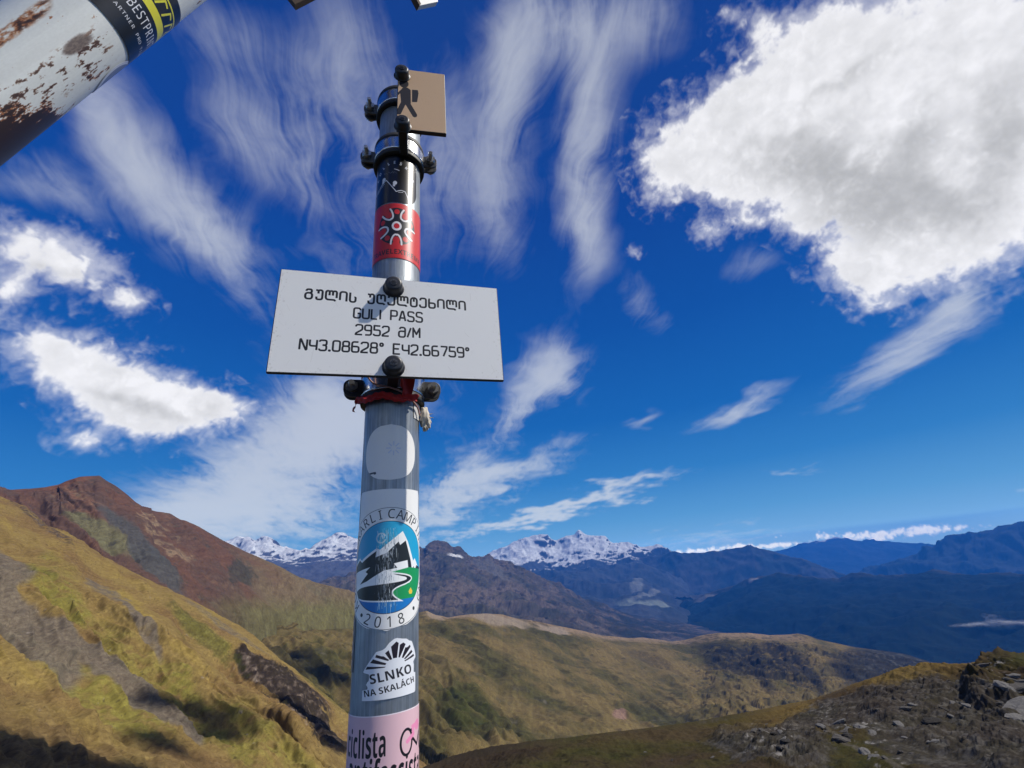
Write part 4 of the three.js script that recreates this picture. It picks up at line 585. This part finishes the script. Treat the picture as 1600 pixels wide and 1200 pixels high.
// stickers on the post
function postSticker(th0, th1, s0, s1, lift, lf, rf, w, h, draw, label, rough) { return mesh('sticker', local(wrapSheet(POLE, th0, th1, s0, s1, lift, lf, rf), PB), vinyl(canvasTex(w, h, draw), rough), post, label); }
const ringText = (c, s, cx, cy, r, a0, a1, inward) => { const n = s.length; [...s].forEach((ch, i) => { const a = mix(a0, a1, n > 1 ? i / (n - 1) : .5); c.save(); c.translate(cx + r * Math.cos(a), cy + r * Math.sin(a)); c.rotate(a + (inward ? -Math.PI / 2 : Math.PI / 2)); c.fillText(ch, 0, 0); c.restore(); }); };
const roundTop = (k) => (t) => t > 1 - k ? .10 * (1 - Math.sqrt(1 - ((t - 1 + k) / k) ** 2)) : t < k ? .10 * (1 - Math.sqrt(1 - ((k - t) / k) ** 2)) : 0;
{ // black round sticker with a climbing line
  const s1 = heightAt(239, 622), s0 = heightAt(316, 618), tr = onTube(POLE, 650, 280)[0];
  postSticker(-1.45, tr, s0, s1, .0005, (t) => 0, (t) => t < .3 ? 1 - .28 * (1 - Math.sqrt(1 - ((.3 - t) / .3) ** 2)) : t > .8 ? 1 - .2 * (1 - Math.sqrt(1 - ((t - .8) / .2) ** 2)) : 1, 768, 768, (c, w, h) => {
    c.fillStyle = '#0b0b0e'; c.fillRect(0, 0, w, h); speckle(c, w, h, 500, 3, ['#2a2a30', '#3a3b40'], 4);
    c.fillStyle = '#d9d9dc'; c.textAlign = 'center'; c.textBaseline = 'middle'; c.font = 'bold 64px sans-serif'; ringText(c, 'ČOLLESKÁR', 400, 470, 310, -2.75, -.35);
    c.strokeStyle = '#e3e3e3'; c.lineWidth = 10; c.lineJoin = 'miter'; c.beginPath(); [[0, 430], [60, 560], [150, 510], [285, 420], [440, 610], [510, 585], [570, 590], [640, 720]].forEach((p, i) => i ? c.lineTo(...p) : c.moveTo(...p)); c.stroke();
    c.lineWidth = 6; c.beginPath(); c.moveTo(120, 560); c.lineTo(260, 465); c.moveTo(470, 620); c.lineTo(540, 612); c.stroke();
    for (const [x, y] of [[245, 400], [420, 480], [640, 640]]) { c.beginPath(); c.arc(x, y, 30, 0, 7); c.fill(); c.fillRect(x - 30, y + 20, 34, 34); }
    c.strokeStyle = '#8d8d93'; c.lineWidth = 5; c.beginPath(); for (let i = 0; i < 9; i++) { c.moveTo(250 + i * 22, 300 + (i % 3) * 12); c.lineTo(262 + i * 22, 330 - (i % 2) * 20); } c.stroke(); c.strokeStyle = '#cfcfd4'; c.lineWidth = 9; c.beginPath(); c.moveTo(400, 262); c.lineTo(480, 285); c.stroke();
  }, 'black sticker with white climbing line and arched lettering', .28);
}
{ // red sticker with sun wheel
  const s1 = heightAt(318, 620), s0 = heightAt(403, 618);
  postSticker(-1.62, 1.62, s0, s1, .0006, null, null, 1024, 768, (c, w, h) => {
    c.fillStyle = '#d21d1c'; c.fillRect(0, 0, w, h); speckle(c, w, h, 900, 13, ['#d63c38', '#a80f14', '#e46a60'], 4);
    const cx = 500, cy = 330, R = 262; c.fillStyle = '#0c0a0c'; c.beginPath(); c.arc(cx, cy, R, 0, 7); c.fill();
    for (let k = 0; k < 5; k++) { const a = -Math.PI / 2 + Math.PI / 5 + k * Math.PI * 2 / 5; const X = (r, b) => cx + r * Math.cos(a + b), Y = (r, b) => cy + r * Math.sin(a + b);
      c.fillStyle = '#d21d1c'; c.beginPath(); c.moveTo(X(R + 20, -.22), Y(R + 20, -.22)); c.quadraticCurveTo(X(110, 0), Y(110, 0), X(R + 20, .22), Y(R + 20, .22)); c.fill(); c.beginPath(); c.arc(X(R * .74, 0), Y(R * .74, 0), 46, 0, 7); c.fill();
      c.strokeStyle = '#eee6e2'; c.lineWidth = 24; c.lineCap = 'round'; c.beginPath(); c.moveTo(X(R - 2, -.27), Y(R - 2, -.27)); c.bezierCurveTo(X(170, -.42), Y(170, -.42), X(112, -.2), Y(112, -.2), X(124, 0), Y(124, 0)); c.bezierCurveTo(X(112, .2), Y(112, .2), X(170, .42), Y(170, .42), X(R - 2, .27), Y(R - 2, .27)); c.stroke();
      const b = a + Math.PI / 5; c.fillStyle = '#d21d1c'; c.beginPath(); c.arc(cx + 205 * Math.cos(b), cy + 205 * Math.sin(b), 36, 0, 7); c.fill(); }
    c.fillStyle = '#eee6e2'; c.beginPath(); c.arc(cx, cy, 66, 0, 7); c.fill(); c.fillStyle = '#d21d1c'; c.beginPath(); c.arc(cx, cy, 38, 0, 7); c.fill();
    c.fillStyle = '#14090b'; c.font = 'bold 92px sans-serif'; c.textAlign = 'center'; c.textBaseline = 'alphabetic'; c.save(); c.translate(512, 716); c.scale(1.06, 1); c.fillText('TRAVELEXTREME', 0, 0); c.restore();
  }, 'red sticker with a black and white sun wheel', .4);
}
{ // blank white oval
  const l = onTube(POLE, 573, 707)[0], r = onTube(POLE, 647.5, 707)[0];
  const sup = (t) => { const y = Math.abs(2 * t - 1); return .5 - .5 * Math.pow(Math.max(0, 1 - Math.pow(y, 2.25)), 1 / 2.25); };
  postSticker(l, r, heightAt(750, 610), heightAt(663, 610), .0006, sup, (t) => 1 - sup(t), 512, 512, (c, w, h) => { c.fillStyle = '#e9e6e0'; c.fillRect(0, 0, w, h); speckle(c, w, h, 260, 23, ['#cdd1da', '#eef0f4'], 5); c.fillStyle = '#3d4550'; c.save(); c.translate(95, 440); c.rotate(-.05); c.fillRect(-36, -8, 70, 15); c.fillRect(16, -2, 22, 16); c.restore();
    c.strokeStyle = '#cfd4e0'; c.lineWidth = 11; for (let k = 0; k < 8; k++) { const a = k * Math.PI / 4; c.beginPath(); c.moveTo(285 + 24 * Math.cos(a), 225 + 24 * Math.sin(a)); c.lineTo(285 + 66 * Math.cos(a), 225 + 66 * Math.sin(a)); c.stroke(); } }, 'faded blank white oval sticker', .5);
}
{ // camping badge
  const top = heightAt(764, 606), bot = heightAt(986, 602), yc = heightAt(884, 604), rr = yc - bot, hw = rr / PR, cw = 1024, k = cw / (2 * rr), ch = Math.round((top - bot) * k), cy = (top - yc) * k;
  const f = (t) => { const s = bot + (top - bot) * t, d = s - yc; if (d < 0) return .5 - .5 * Math.sqrt(Math.max(0, 1 - (d / rr) ** 2)); const lim = 1.22 / hw; const e = (top - s) / .008; const rd = e < 1 ? .018 * (1 - Math.sqrt(Math.max(0, 1 - (1 - e) ** 2))) : 0; return mix(0, .5 - .5 * lim, sst(0, rr * .9, d)) + rd; };
  0 && console.log('badge', top - bot, rr, hw);
  postSticker(-hw, hw, bot, top, .0006, f, (t) => 1 - f(t), cw, ch, (c, w, h) => {
    c.fillStyle = '#ecebe6'; c.fillRect(0, 0, w, h); speckle(c, w, h, 500, 33, ['#d3d6d8', '#f4f5f6'], 5);
    const cx = w / 2, R = 512; c.strokeStyle = '#20242a'; c.lineWidth = 4; c.beginPath(); c.arc(cx, cy, R - 10, 0, 7); c.stroke();
    const r = R * .745; c.save(); c.beginPath(); c.arc(cx, cy, r, 0, 7); c.clip();
    const X = (a) => cx + a * r, Y = (b) => cy + b * r, poly = (p, s) => { c.fillStyle = s; c.beginPath(); p.forEach((q, i) => i ? c.lineTo(X(q[0]), Y(q[1])) : c.moveTo(X(q[0]), Y(q[1]))); c.closePath(); c.fill(); };
    c.fillStyle = '#1c9fcb'; c.fillRect(0, 0, w, h);
    poly([[-1.1, -.02], [-.78, -.22], [-.70, -.16], [-.28, -.40], [-.2, -.36], [.32, -.76], [.46, -.52], [.64, -.08], [.70, -.14], [.9, .1], [1.1, .1], [1.1, .6], [-1.1, .6]], '#eef0ee');
    poly([[-1.1, .06], [-.78, -.17], [-.68, -.11], [-.28, -.34], [-.30, -.2], [-.05, -.28], [.22, -.52], [.26, -.44], [.40, -.54], [.55, -.1], [.60, .12], [.66, .04], [.70, .16], [.78, .02], [1.1, .1], [1.1, .3], [.5, .22], [.46, -.1], [.12, -.04], [.2, .06], [-.1, .1], [-.5, .3], [-.72, .36], [-.48, .14], [-.55, .10], [-.42, 0], [-.95, .1], [-1.1, .2]], '#12181a');
    poly([[.08, .14], [.5, .06], [1.1, .12], [1.1, .86], [.5, .86], [-.1, .62], [.1, .44], [.52, .40], [.6, .3], [.4, .22]], '#11934f');
    poly([[-1.1, .52], [-.6, .62], [.2, .74], [1.1, .70], [1.1, 1.2], [-1.1, 1.2]], '#1173bd');
    c.strokeStyle = '#eef0ee'; c.lineWidth = 12; c.fillStyle = '#101416'; c.beginPath(); c.moveTo(X(-.9), Y(.54)); c.bezierCurveTo(X(-.8), Y(.34), X(-.1), Y(.40), X(.3), Y(.34)); c.bezierCurveTo(X(.68), Y(.28), X(.1), Y(.26), X(.06), Y(.16)); c.bezierCurveTo(X(.36), Y(.20), X(.86), Y(.26), X(.40), Y(.42)); c.bezierCurveTo(X(.05), Y(.5), X(0), Y(.6), X(.30), Y(.76)); c.bezierCurveTo(X(-.3), Y(.74), X(-.9), Y(.72), X(-.9), Y(.54)); c.closePath(); c.fill(); c.stroke();
    poly([[.50, .58], [.56, .5], [.62, .58], [.60, .64], [.52, .64]], '#e8c53a');
    c.restore(); c.strokeStyle = '#162028'; c.lineWidth = 5; c.beginPath(); c.arc(cx, cy, r, 0, 7); c.stroke();
    c.fillStyle = '#14161a'; c.font = '116px sans-serif'; c.textAlign = 'center'; c.textBaseline = 'middle';
    ringText(c, 'UKARLI', cx, cy, R * .872, -2.66, -1.76); ringText(c, 'CAMPING', cx, cy, R * .872, -1.54, -.42);
    ringText(c, '2018', cx, cy, R * .872, 1.96, 1.30, true); c.beginPath(); c.arc(cx - R * .46, cy + R * .74, 15, 0, 7); c.arc(cx + R * .50, cy + R * .71, 15, 0, 7); c.fill();
    ringText(c, 'KOK', cx, cy, R * .872, 2.36, 2.78, false); ringText(c, 'NG', cx, cy, R * .872, .46, .66, true);
    // scratches that took the print off
    const q = mulberry(71); for (let i = 0; i < 430; i++) { const x = X(-.28 + .46 * (q() + q()) / 2 * 1.3 - .06), y = Y(-.85 + 1.7 * q()), l = r * (.03 + .30 * q() * q()); c.strokeStyle = ['#c9d0d4', '#8f9aa3', '#e6eaec', '#5f6d78'][q() * 4 | 0]; c.globalAlpha = .35 + .5 * q(); c.lineWidth = 1.5 + 8 * q() * q(); c.beginPath(); c.moveTo(x, y); c.lineTo(x + (q() - .5) * 14, y + l); c.stroke(); }
    c.globalAlpha = .75; c.strokeStyle = '#cdd6da'; c.lineWidth = 13; c.beginPath(); c.arc(X(-.18), Y(-.62), 40, .3, 5.9); c.stroke(); c.globalAlpha = 1;
  }, 'round camping badge sticker with mountain, lake and 2018', .38);
}
{ // narrow sticker round the left side
  postSticker(-1.75, -1.18, heightAt(1050, 600), heightAt(960, 602), .0005, null, null, 128, 512, (c, w, h) => { c.fillStyle = '#565f68'; c.fillRect(0, 0, w, h); c.fillStyle = '#e8eaec'; c.font = 'bold 84px serif'; c.textAlign = 'center'; c.textBaseline = 'middle'; ['S', 'a', 'n', '3', '6'].forEach((t, i) => { c.save(); c.translate(66, 70 + i * 92); c.rotate(.5); c.fillText(t, 0, 0); c.restore(); }); }, 'grey sticker with white letters on the side of the post');
}
{ // sun on the rocks
  const l = onTube(POLE, 568, 1050)[0], r = onTube(POLE, 648, 1050)[0], x0 = 560 - 2, zx = 262, zw = 648 - 262, zy = 142, zh = 508; // zoomed picture box of the sticker
  const left = [[0, .0], [.02, .0], [.17, .0], [.185, .10], [.22, .10], [.26, .07], [.30, .09], [.33, .12], [.43, .12], [.455, .02], [.47, 0], [.52, .03], [.62, .10], [.76, .20], [.80, .23], [.82, .33], [.85, .38], [.93, .44], [.99, .52], [1, .56]];
  const right = [[0, .97], [.02, 1], [.26, 1], [.335, 1], [.345, .945], [.47, .95], [.53, .93], [.57, .97], [.60, 1], [.66, .995], [.75, .96], [.83, .92], [.90, .885], [.92, .82], [.965, .76], [.97, .70], [.985, .64], [1, .58]];
  const ev = (a) => (t) => { let i = 1; while (i < a.length - 1 && a[i][0] < t) i++; return mix(a[i - 1][1], a[i][1], clamp((t - a[i - 1][0]) / (a[i][0] - a[i - 1][0]))); };
  const s0 = heightAt(1092, 606), s1 = heightAt(998, 612);
  mesh('sticker', local(wrapSheet(POLE, l, r, s0, s1, .0006, ev(left), ev(right), 40, 120), PB), vinyl(canvasTex(772, 1016, (c, w, h) => {
    const X = (z) => (z - zx) / zw * w, Y = (z) => (z - zy) / zh * h; c.fillStyle = '#e3e6ea'; c.fillRect(0, 0, w, h); speckle(c, w, h, 300, 43, ['#cfd3d8', '#f3f4f5'], 5);
    c.fillStyle = '#1d0d16'; const poly = (p) => { c.beginPath(); p.forEach((q, i) => i ? c.lineTo(X(q[0]), Y(q[1])) : c.moveTo(X(q[0]), Y(q[1]))); c.closePath(); c.fill(); };
    for (const p of [[[280, 390], [292, 365], [415, 378], [408, 385]], [[312, 335], [332, 305], [418, 350], [412, 364]], [[345, 290], [352, 268], [385, 285], [400, 288], [436, 325], [428, 332]], [[408, 262], [430, 240], [455, 322], [440, 326]], [[445, 212], [480, 172], [496, 188], [486, 315], [460, 316]], [[505, 205], [530, 190], [548, 208], [505, 318], [496, 314]], [[545, 238], [562, 240], [585, 222], [592, 240], [530, 328], [520, 322]], [[600, 270], [612, 292], [545, 342], [536, 334]], [[622, 312], [632, 332], [545, 360], [540, 352]]]) poly(p);
    c.fillStyle = '#17131a'; c.font = '152px sans-serif'; c.textAlign = 'left'; c.textBaseline = 'alphabetic';
    const word = (s, x, y, x1, y1, sz) => { c.font = 'bold ' + sz + 'px sans-serif'; const wd = c.measureText(s).width, dx = X(x1) - X(x), dy = Y(y1) - Y(y); c.save(); c.translate(X(x), Y(y)); c.rotate(Math.atan2(dy, dx)); c.scale(Math.hypot(dx, dy) / wd, 1); c.fillText(s, 0, 0); c.restore(); };
    word('SLNKO', 316, 515, 610, 470, 225); word('NA SKALÁCH', 276, 620, 638, 560, 150);
  }), .4), post, 'white cut-out sticker of a sun with black rays');
}
{ // pink cyclists' sticker
  const s1 = heightAt(1117, 600), s0 = s1 - .16, cw = 1024, w = PR * 3.3, ch = Math.round(.16 / w * cw);
  const P = (px, py) => { const q = onTube(POLE, px, py); return [(q[0] + 1.65) / 3.3 * cw, (s1 - q[1]) / .16 * ch]; };
  postSticker(-1.65, 1.65, s0, s1, (x, t) => .0006, null, null, cw, ch, (c, w, h) => {
    c.fillStyle = '#dcb6bd'; c.fillRect(0, 0, w, h); speckle(c, w, h, 700, 53, ['#c7a2b2', '#dfc0cc'], 5); c.strokeStyle = '#eadfe4'; c.lineWidth = 8; c.beginPath(); c.moveTo(0, 4); c.lineTo(w, 4); c.stroke();
    c.fillStyle = '#0f0b10'; c.textAlign = 'left'; c.textBaseline = 'alphabetic';
    const word = (s, a, b, size) => { c.font = 'bold ' + size + 'px sans-serif'; const A = P(...a), B = P(...b), m = c.measureText(s).width; c.save(); c.translate(A[0], A[1]); c.rotate(Math.atan2(B[1] - A[1], B[0] - A[0])); c.scale(Math.hypot(B[0] - A[0], B[1] - A[1]) / m, 1); c.fillText(s, 0, 0); c.restore(); };
    word('ciclista', [544.2, 1180], [604, 1181], 265); word('antifascista', [544.2, 1224], [653, 1210], 270);
    c.strokeStyle = '#0f0b10'; c.lineWidth = 20; c.lineCap = 'round'; const wl = P(635, 1159); c.beginPath(); c.ellipse(wl[0], wl[1], 62, 92, 0, 0, 7); c.stroke(); const w2 = P(652, 1152); c.beginPath(); c.ellipse(w2[0] + 80, w2[1], 62, 92, 0, 0, 7); c.stroke();
    c.beginPath(); c.moveTo(...P(643, 1152)); c.lineTo(...P(650, 1162)); c.lineTo(...P(652.5, 1143)); c.moveTo(...P(640, 1141)); c.lineTo(...P(644, 1139)); c.stroke();
    c.strokeStyle = '#e88fb4'; c.lineWidth = 34; c.beginPath(); c.moveTo(...P(636, 1158)); c.lineTo(...P(645, 1146)); c.lineTo(...P(644, 1135)); c.lineTo(...P(651, 1128)); c.stroke(); c.fillStyle = '#e88fb4'; const hd = P(650.5, 1131); c.beginPath(); c.ellipse(hd[0], hd[1], 50, 40, 0, 0, 7); c.fill();
  }, 'pink sticker with black cyclist lettering', .45);
}
// ribbon, cord and rag tied under the board
{
  const hc = heightAt(622, 608), t = thing('ribbon', 'red cloth ribbon tied round the post under the white board', 'ribbon'); t.position.set(POLE.O.x, hc - .03, POLE.O.z);
  const loop = wrapSheet(POLE, -1.75, .75, hc - .0055, hc + .0035, (x, y) => .0085 + .0035 * Math.sin(x * 9 + y * 3) ** 2 + .004 * (x < .25 ? 1 - x * 4 : 0), (y) => .02 * Math.sin(y * 5), null, 60, 8);
  const p = loop.attributes.position; for (let i = 0; i < p.count; i++) p.setY(i, p.getY(i) + .0018 * Math.sin(p.getX(i) * 160) - .0018 * Math.cos(p.getX(i) * 90) + .0008 * Math.sin(p.getX(i) * 700)); loop.computeVertexNormals();
  const red = M.red.clone(); red.side = THREE.DoubleSide; mesh('loop', local(loop, t.position), red, t);
  const a = onTube(POLE, 632, 588), tail = wrapSheet(POLE, a[0] - .16, a[0] + .16, hc - .004, hc + .045, (x, y) => .007 + .010 * y + .002 * Math.sin(x * 5 + y * 6), null, null, 6, 14); tail.computeVertexNormals(); mesh('tail', local(tail, t.position), red, t);
  const cord = thing('cord', 'thin pink cord trailing from behind the white board', 'cord'), q = (px, py, dr) => { const z = onTube(POLE, px, py); return tubePoint(POLE, z[0], z[1], dr); };
  const pts = [q(586, 588, .016), q(588, 598, .012), q(592, 604, .010), q(610, 610, .010), q(628, 618, .008), q(640, 628, .005), q(648, 638, .004), q(651, 650, .004)];
  cord.position.copy(pts[7]); mesh('strand', local(new THREE.TubeGeometry(new THREE.CatmullRomCurve3(pts), 60, .0011, 7), pts[7]), M.string, cord);
  const rag = thing('rag', 'frayed off-white rag knotted to the side of the post', 'rag'), r0 = tubePoint(POLE, 1.38, heightAt(640, 612), .006); rag.position.copy(r0);
  const g = mergeVertices(new THREE.IcosahedronGeometry(1, 5).deleteAttribute('uv').deleteAttribute('normal')), rp = g.attributes.position;
  for (let i = 0; i < rp.count; i++) { let x = rp.getX(i), y = rp.getY(i), z = rp.getZ(i); const k = 1 + .55 * ridged(x * 1.3 + 2, y * 1.3, z * 1.3, 4, .6) + (y < -.2 && noise(x * 2.5, 4, z * 2.5) > .1 ? .6 : 0); rp.setXYZ(i, x * .0045 * k + .003 * (1 - y) * .4, y * .0105 * k, z * .0045 * k); }
  g.computeVertexNormals(); mesh('knot', g, M.rag, rag);
  const fr = mergeGeometries([[.008, .003], [.009, -.002], [.007, -.008], [.004, -.014], [.003, -.017]].map(([x, y], i) => { const c = new THREE.ConeGeometry(.0014, .009, 5); c.rotateZ(-1.4 - i * .36); c.translate(x, y, .001 * i); return c; })); mesh('fringe', fr, M.rag, rag);
  const patch = wrapSheet(POLE, .85, 1.5, heightAt(648, 612), heightAt(622, 612), .0007, null, null, 12, 8); mesh('tape', local(patch, PB), std([.55, .55, .54], .6, 0, { side: THREE.DoubleSide }), post, 'scrap of pale tape on the side of the post');
}
// ---------------------------------------------------------------- old white tripod whose leg leans past the camera
{
  const A = V3(-.615, 1.815, -.268), d = V3(.363, .928, -.088).normalize(), LEG = tubeFrame(A, d, .045), apex = A.clone().addScaledVector(d, (3.25 - A.y) / d.y), foot = A.clone().addScaledVector(d, (-.15 - A.y) / d.y);
  const tri = thing('survey_tripod', 'rust-streaked white steel tripod whose leaning leg carries a black sticker', 'tripod'); tri.position.set(apex.x, -.15, apex.z);
  const O = tri.position, S0 = -.55, SP = 1.25;
  const legTex = (seed, painted) => dataTex(painted ? 768 : 256, painted ? 1536 : 512, (u, v, c) => {
    const th = (u - .5) * 6.28318, s = S0 + v * SP, xx = Math.cos(th) * 1.0, yy = Math.sin(th) * 1.0;
    let px = -999, py = -999; if (painted) { const p = tubePoint(LEG, th, s); const q = p.clone().sub(EYE).applyMatrix4(W2C); if (q.z < -.05) { px = 800 + F * q.x / -q.z; py = 600 - F * q.y / -q.z; } }
    const f1 = fbm(xx * 3 + seed, yy * 3, s * 14, 5, .6), f2 = fbm(xx * 9, yy * 9 + seed, s * 60, 5, .66), f3 = fbm(xx * 30, yy * 30, s * 220 + seed, 3, .6), dirt = fbm(xx * 5, yy * 5, s * 3 + 4, 4);
    let w = .86 + .035 * f3 + .05 * dirt, col = [w * .985, w, w * .985];
    let rust = sst(.30, .34, f2 * .8 + f1 * .45 + .08 * f3), core = sst(.36, .42, f2 * .8 + f1 * .45 + .1 * f3);
    if (painted) {
      const lo = (py - (172 - px * .20)) + 60 * f2 + 22 * f3 - Math.max(0, px - 75) * 1.1, lower = sst(0, 5, lo); rust = Math.max(rust, lower); core = Math.max(core, sst(6, 12, lo));
      const strk = sst(13, 5, Math.abs(py - (60 - .72 * px)) + 16 * f2 - 4) * sst(86, 60, px) ; rust = Math.max(rust, strk * sst(-.35, .05, f2)); core = Math.max(core, strk * sst(-.05, .2, f2));
      const flecks = sst(46, 20, Math.abs(py - (165 - .62 * px) - 6)) * sst(.12, .24, f2) * sst(190, 150, px); rust = Math.max(rust, flecks); core = Math.max(core, flecks * .8);
    }
    col = mixc(col, mixc([.66, .38, .17], [.42, .20, .09], sst(-.2, .4, f3)), rust * .92); col = mixc(col, [.17, .085, .06], core);
    if (painted) { const pch = blob(px, py, 120, 69, 24, 12, -32, f2 * .9); col = mixc(col, mixc([.36, .30, .28], [.46, .40, .36], sst(-.2, .3, f3)), pch); }
    c[0] = col[0]; c[1] = col[1]; c[2] = col[2];
  });
  const nd = [[foot, true], [V3(.9, -.15, 2.0), false], [V3(-1.5, -.15, 1.7), false]];
  const rustMat = (t) => new THREE.MeshPhysicalMaterial({ map: t, roughness: .5, clearcoat: .15, clearcoatRoughness: .4 });
  const tx = legTex(2.2, true), plain = legTex(7.7, false), bands = [rustMat(tx), rustMat(plain)];
  nd.forEach(([ft, first]) => {
    const ax = apex.clone().sub(ft), T = first ? LEG : tubeFrame(ft, ax, .045), s0 = first ? ft.clone().sub(A).dot(T.a) : 0, s1 = first ? apex.clone().sub(A).dot(T.a) : ax.length();
    const g = wrapSheet(T, -Math.PI, Math.PI, s0, s1, 0, null, null, 64, 20), uv = g.attributes.uv; for (let i = 0; i < uv.count; i++) uv.setY(i, (mix(s0, s1, uv.getY(i)) - S0) / SP);
    const leg = mesh('leg', local(g, O), first ? bands[0] : bands[1], tri);
    if (first) {
      const a = onTube(LEG, 184, 50), b = onTube(LEG, 277, 40), th0 = -1.9, th1 = 1.75, s0b = a[1], s1b = b[1], cw = 1024, ch = Math.round((s1b - s0b) / (.045 * (th1 - th0)) * cw);
      const P = (px, py) => { const q = onTube(LEG, px, py); return [(q[0] - th0) / (th1 - th0) * cw, (s1b - q[1]) / (s1b - s0b) * ch]; };
      0 && console.log('leg sticker', s0b, s1b, cw, ch, P(208, 5), P(232, 70), P(190, 5), P(216, 80), P(240, 10), P(258, 45));
      const st = wrapSheet(LEG, th0, th1, s0b, s1b, .0007, null, null, 60, 20);
      mesh('sticker', local(st, O), vinyl(canvasTex(cw, ch, (c, w, h) => {
        c.fillStyle = '#0d0e14'; c.fillRect(0, 0, w, h); speckle(c, w, h, 500, 63, ['#1c1e28', '#2a2c34'], 5);
        const E = P(209, 8), N = P(233, 68), m = (E[1] + N[1]) / 2 - 2, per = (N[0] - E[0]) / 7; c.fillStyle = '#e9eaec'; c.textBaseline = 'middle'; c.textAlign = 'center'; c.font = '66px sans-serif'; [...'BESTPRINT'].forEach((t, i) => { c.save(); c.translate(E[0] + per * (i - 1 + .5), m); c.scale(1, 1.75); c.fillText(t, 0, 0); c.restore(); });
        const e2 = P(189, 5), n2 = P(213, 82), p2 = (n2[0] - e2[0]) / 11; c.font = '40px sans-serif'; [...'PARTNER PRO TISK A'].forEach((t, i) => c.fillText(t, e2[0] + p2 * (i - 1.5), (e2[1] + n2[1]) / 2 - 4));
        const q0 = P(236, 10), q1 = P(250, 52), yl = '#e9e23a', cx = (q0[0] + q1[0]) / 2, cy = 190; c.strokeStyle = yl; c.fillStyle = yl; c.lineWidth = 13;
        const W2 = 250, H2 = 100; c.beginPath(); c.moveTo(cx - W2, cy + H2); c.lineTo(cx + W2, cy + H2); c.lineTo(cx + W2 * .55, cy); c.lineTo(cx + W2 * .8, cy - H2); c.lineTo(cx - W2 * .8, cy - H2); c.lineTo(cx - W2 * .55, cy); c.closePath(); c.stroke();
        c.beginPath(); c.moveTo(cx - W2, cy + H2); c.lineTo(cx + W2, cy + H2); c.lineTo(cx + W2 * .55, cy + H2 * .35); c.lineTo(cx - W2 * .55, cy + H2 * .35); c.fill();
        c.lineWidth = 15; for (const k of [-.45, -.1, .25]) { c.beginPath(); c.moveTo(cx + k * W2, cy + H2 * .2); c.lineTo(cx + k * W2 + 34, cy - H2 * .75); c.lineTo(cx + k * W2 + 78, cy - H2 * .6); c.stroke(); }
      }), .3), leg, 'black sticker with white lettering and a yellow emblem');
      const r0 = onTube(LEG, 178, 124), rs = wrapSheet(LEG, 1.02, 2.0, r0[1] - .032, r0[1] + .032, .0006, ovalL, ovalR, 30, 30);
      mesh('sticker', local(rs, O), vinyl(canvasTex(256, 256, (c) => { c.fillStyle = '#e4e6e8'; c.fillRect(0, 0, 256, 256); c.fillStyle = '#8b8e99'; c.beginPath(); c.arc(128, 128, 104, 0, 7); c.fill(); c.strokeStyle = '#c9ccd2'; c.lineWidth = 5; c.beginPath(); c.arc(128, 128, 116, 0, 7); c.stroke(); }), .35), leg, 'round grey sticker with white rim');
    }
  });
  // head of the tripod: collar and two rusted pointed plates on arms; only their lowest corners reach the picture
  const hub = new THREE.CylinderGeometry(.075, .09, .22, 28); hub.translate(apex.x - O.x, apex.y - O.y, apex.z - O.z); mesh('head', hub, bands[1], tri);
  const rusty = std([.075, .042, .022], .85), pale = std([.62, .61, .58], .55);
  for (const [px, py, hgt, mat, nm] of [[462, 15, 2.98, rusty, 'brown'], [652, 15, 2.98, pale, 'pale']]) {
    const r = ray(px, py), tip = EYE.clone().addScaledVector(r, (hgt - EYE.y) / r.y), out = V3(tip.x - apex.x, 0, tip.z - apex.z), L = out.length(); out.normalize();
    const arm = new THREE.CylinderGeometry(.014, .014, L, 14); arm.rotateX(Math.PI / 2); arm.translate(0, 0, L / 2); arm.rotateY(Math.atan2(out.x, out.z)); arm.translate(apex.x - O.x, hgt + .16 - O.y, apex.z - O.z); mesh('arm', arm, rusty, tri);
    const sh = new THREE.Shape(); sh.moveTo(0, 0); sh.lineTo(.055, .085); sh.lineTo(.055, .20); sh.lineTo(-.055, .20); sh.lineTo(-.055, .085); sh.closePath();
    const pl = new THREE.ExtrudeGeometry(sh, { depth: .012, bevelEnabled: true, bevelThickness: .0015, bevelSize: .0015, bevelSegments: 2 }); pl.rotateY(nm === 'brown' ? .3 : .75); pl.translate(tip.x - O.x, tip.y - O.y, tip.z - O.z);
    const plate = mesh('pointed_plate', pl, mat, tri, nm === 'brown' ? 'rusty brown pointed plate' : 'pale pointed plate with brown edge');
    if (nm === 'pale') { const s2 = new THREE.Shape(); s2.moveTo(-.001, -.004); s2.lineTo(-.060, .086); s2.lineTo(-.060, .205); s2.lineTo(-.050, .205); s2.lineTo(-.050, .088); s2.lineTo(.003, .008); s2.closePath(); const e = new THREE.ExtrudeGeometry(s2, { depth: .016, bevelEnabled: false }); e.translate(0, 0, -.002); e.rotateY(.75); e.translate(tip.x - O.x, tip.y - O.y, tip.z - O.z); mesh('rim', e, rusty, plate); }
  }
}
renderer.render(scene, camera);
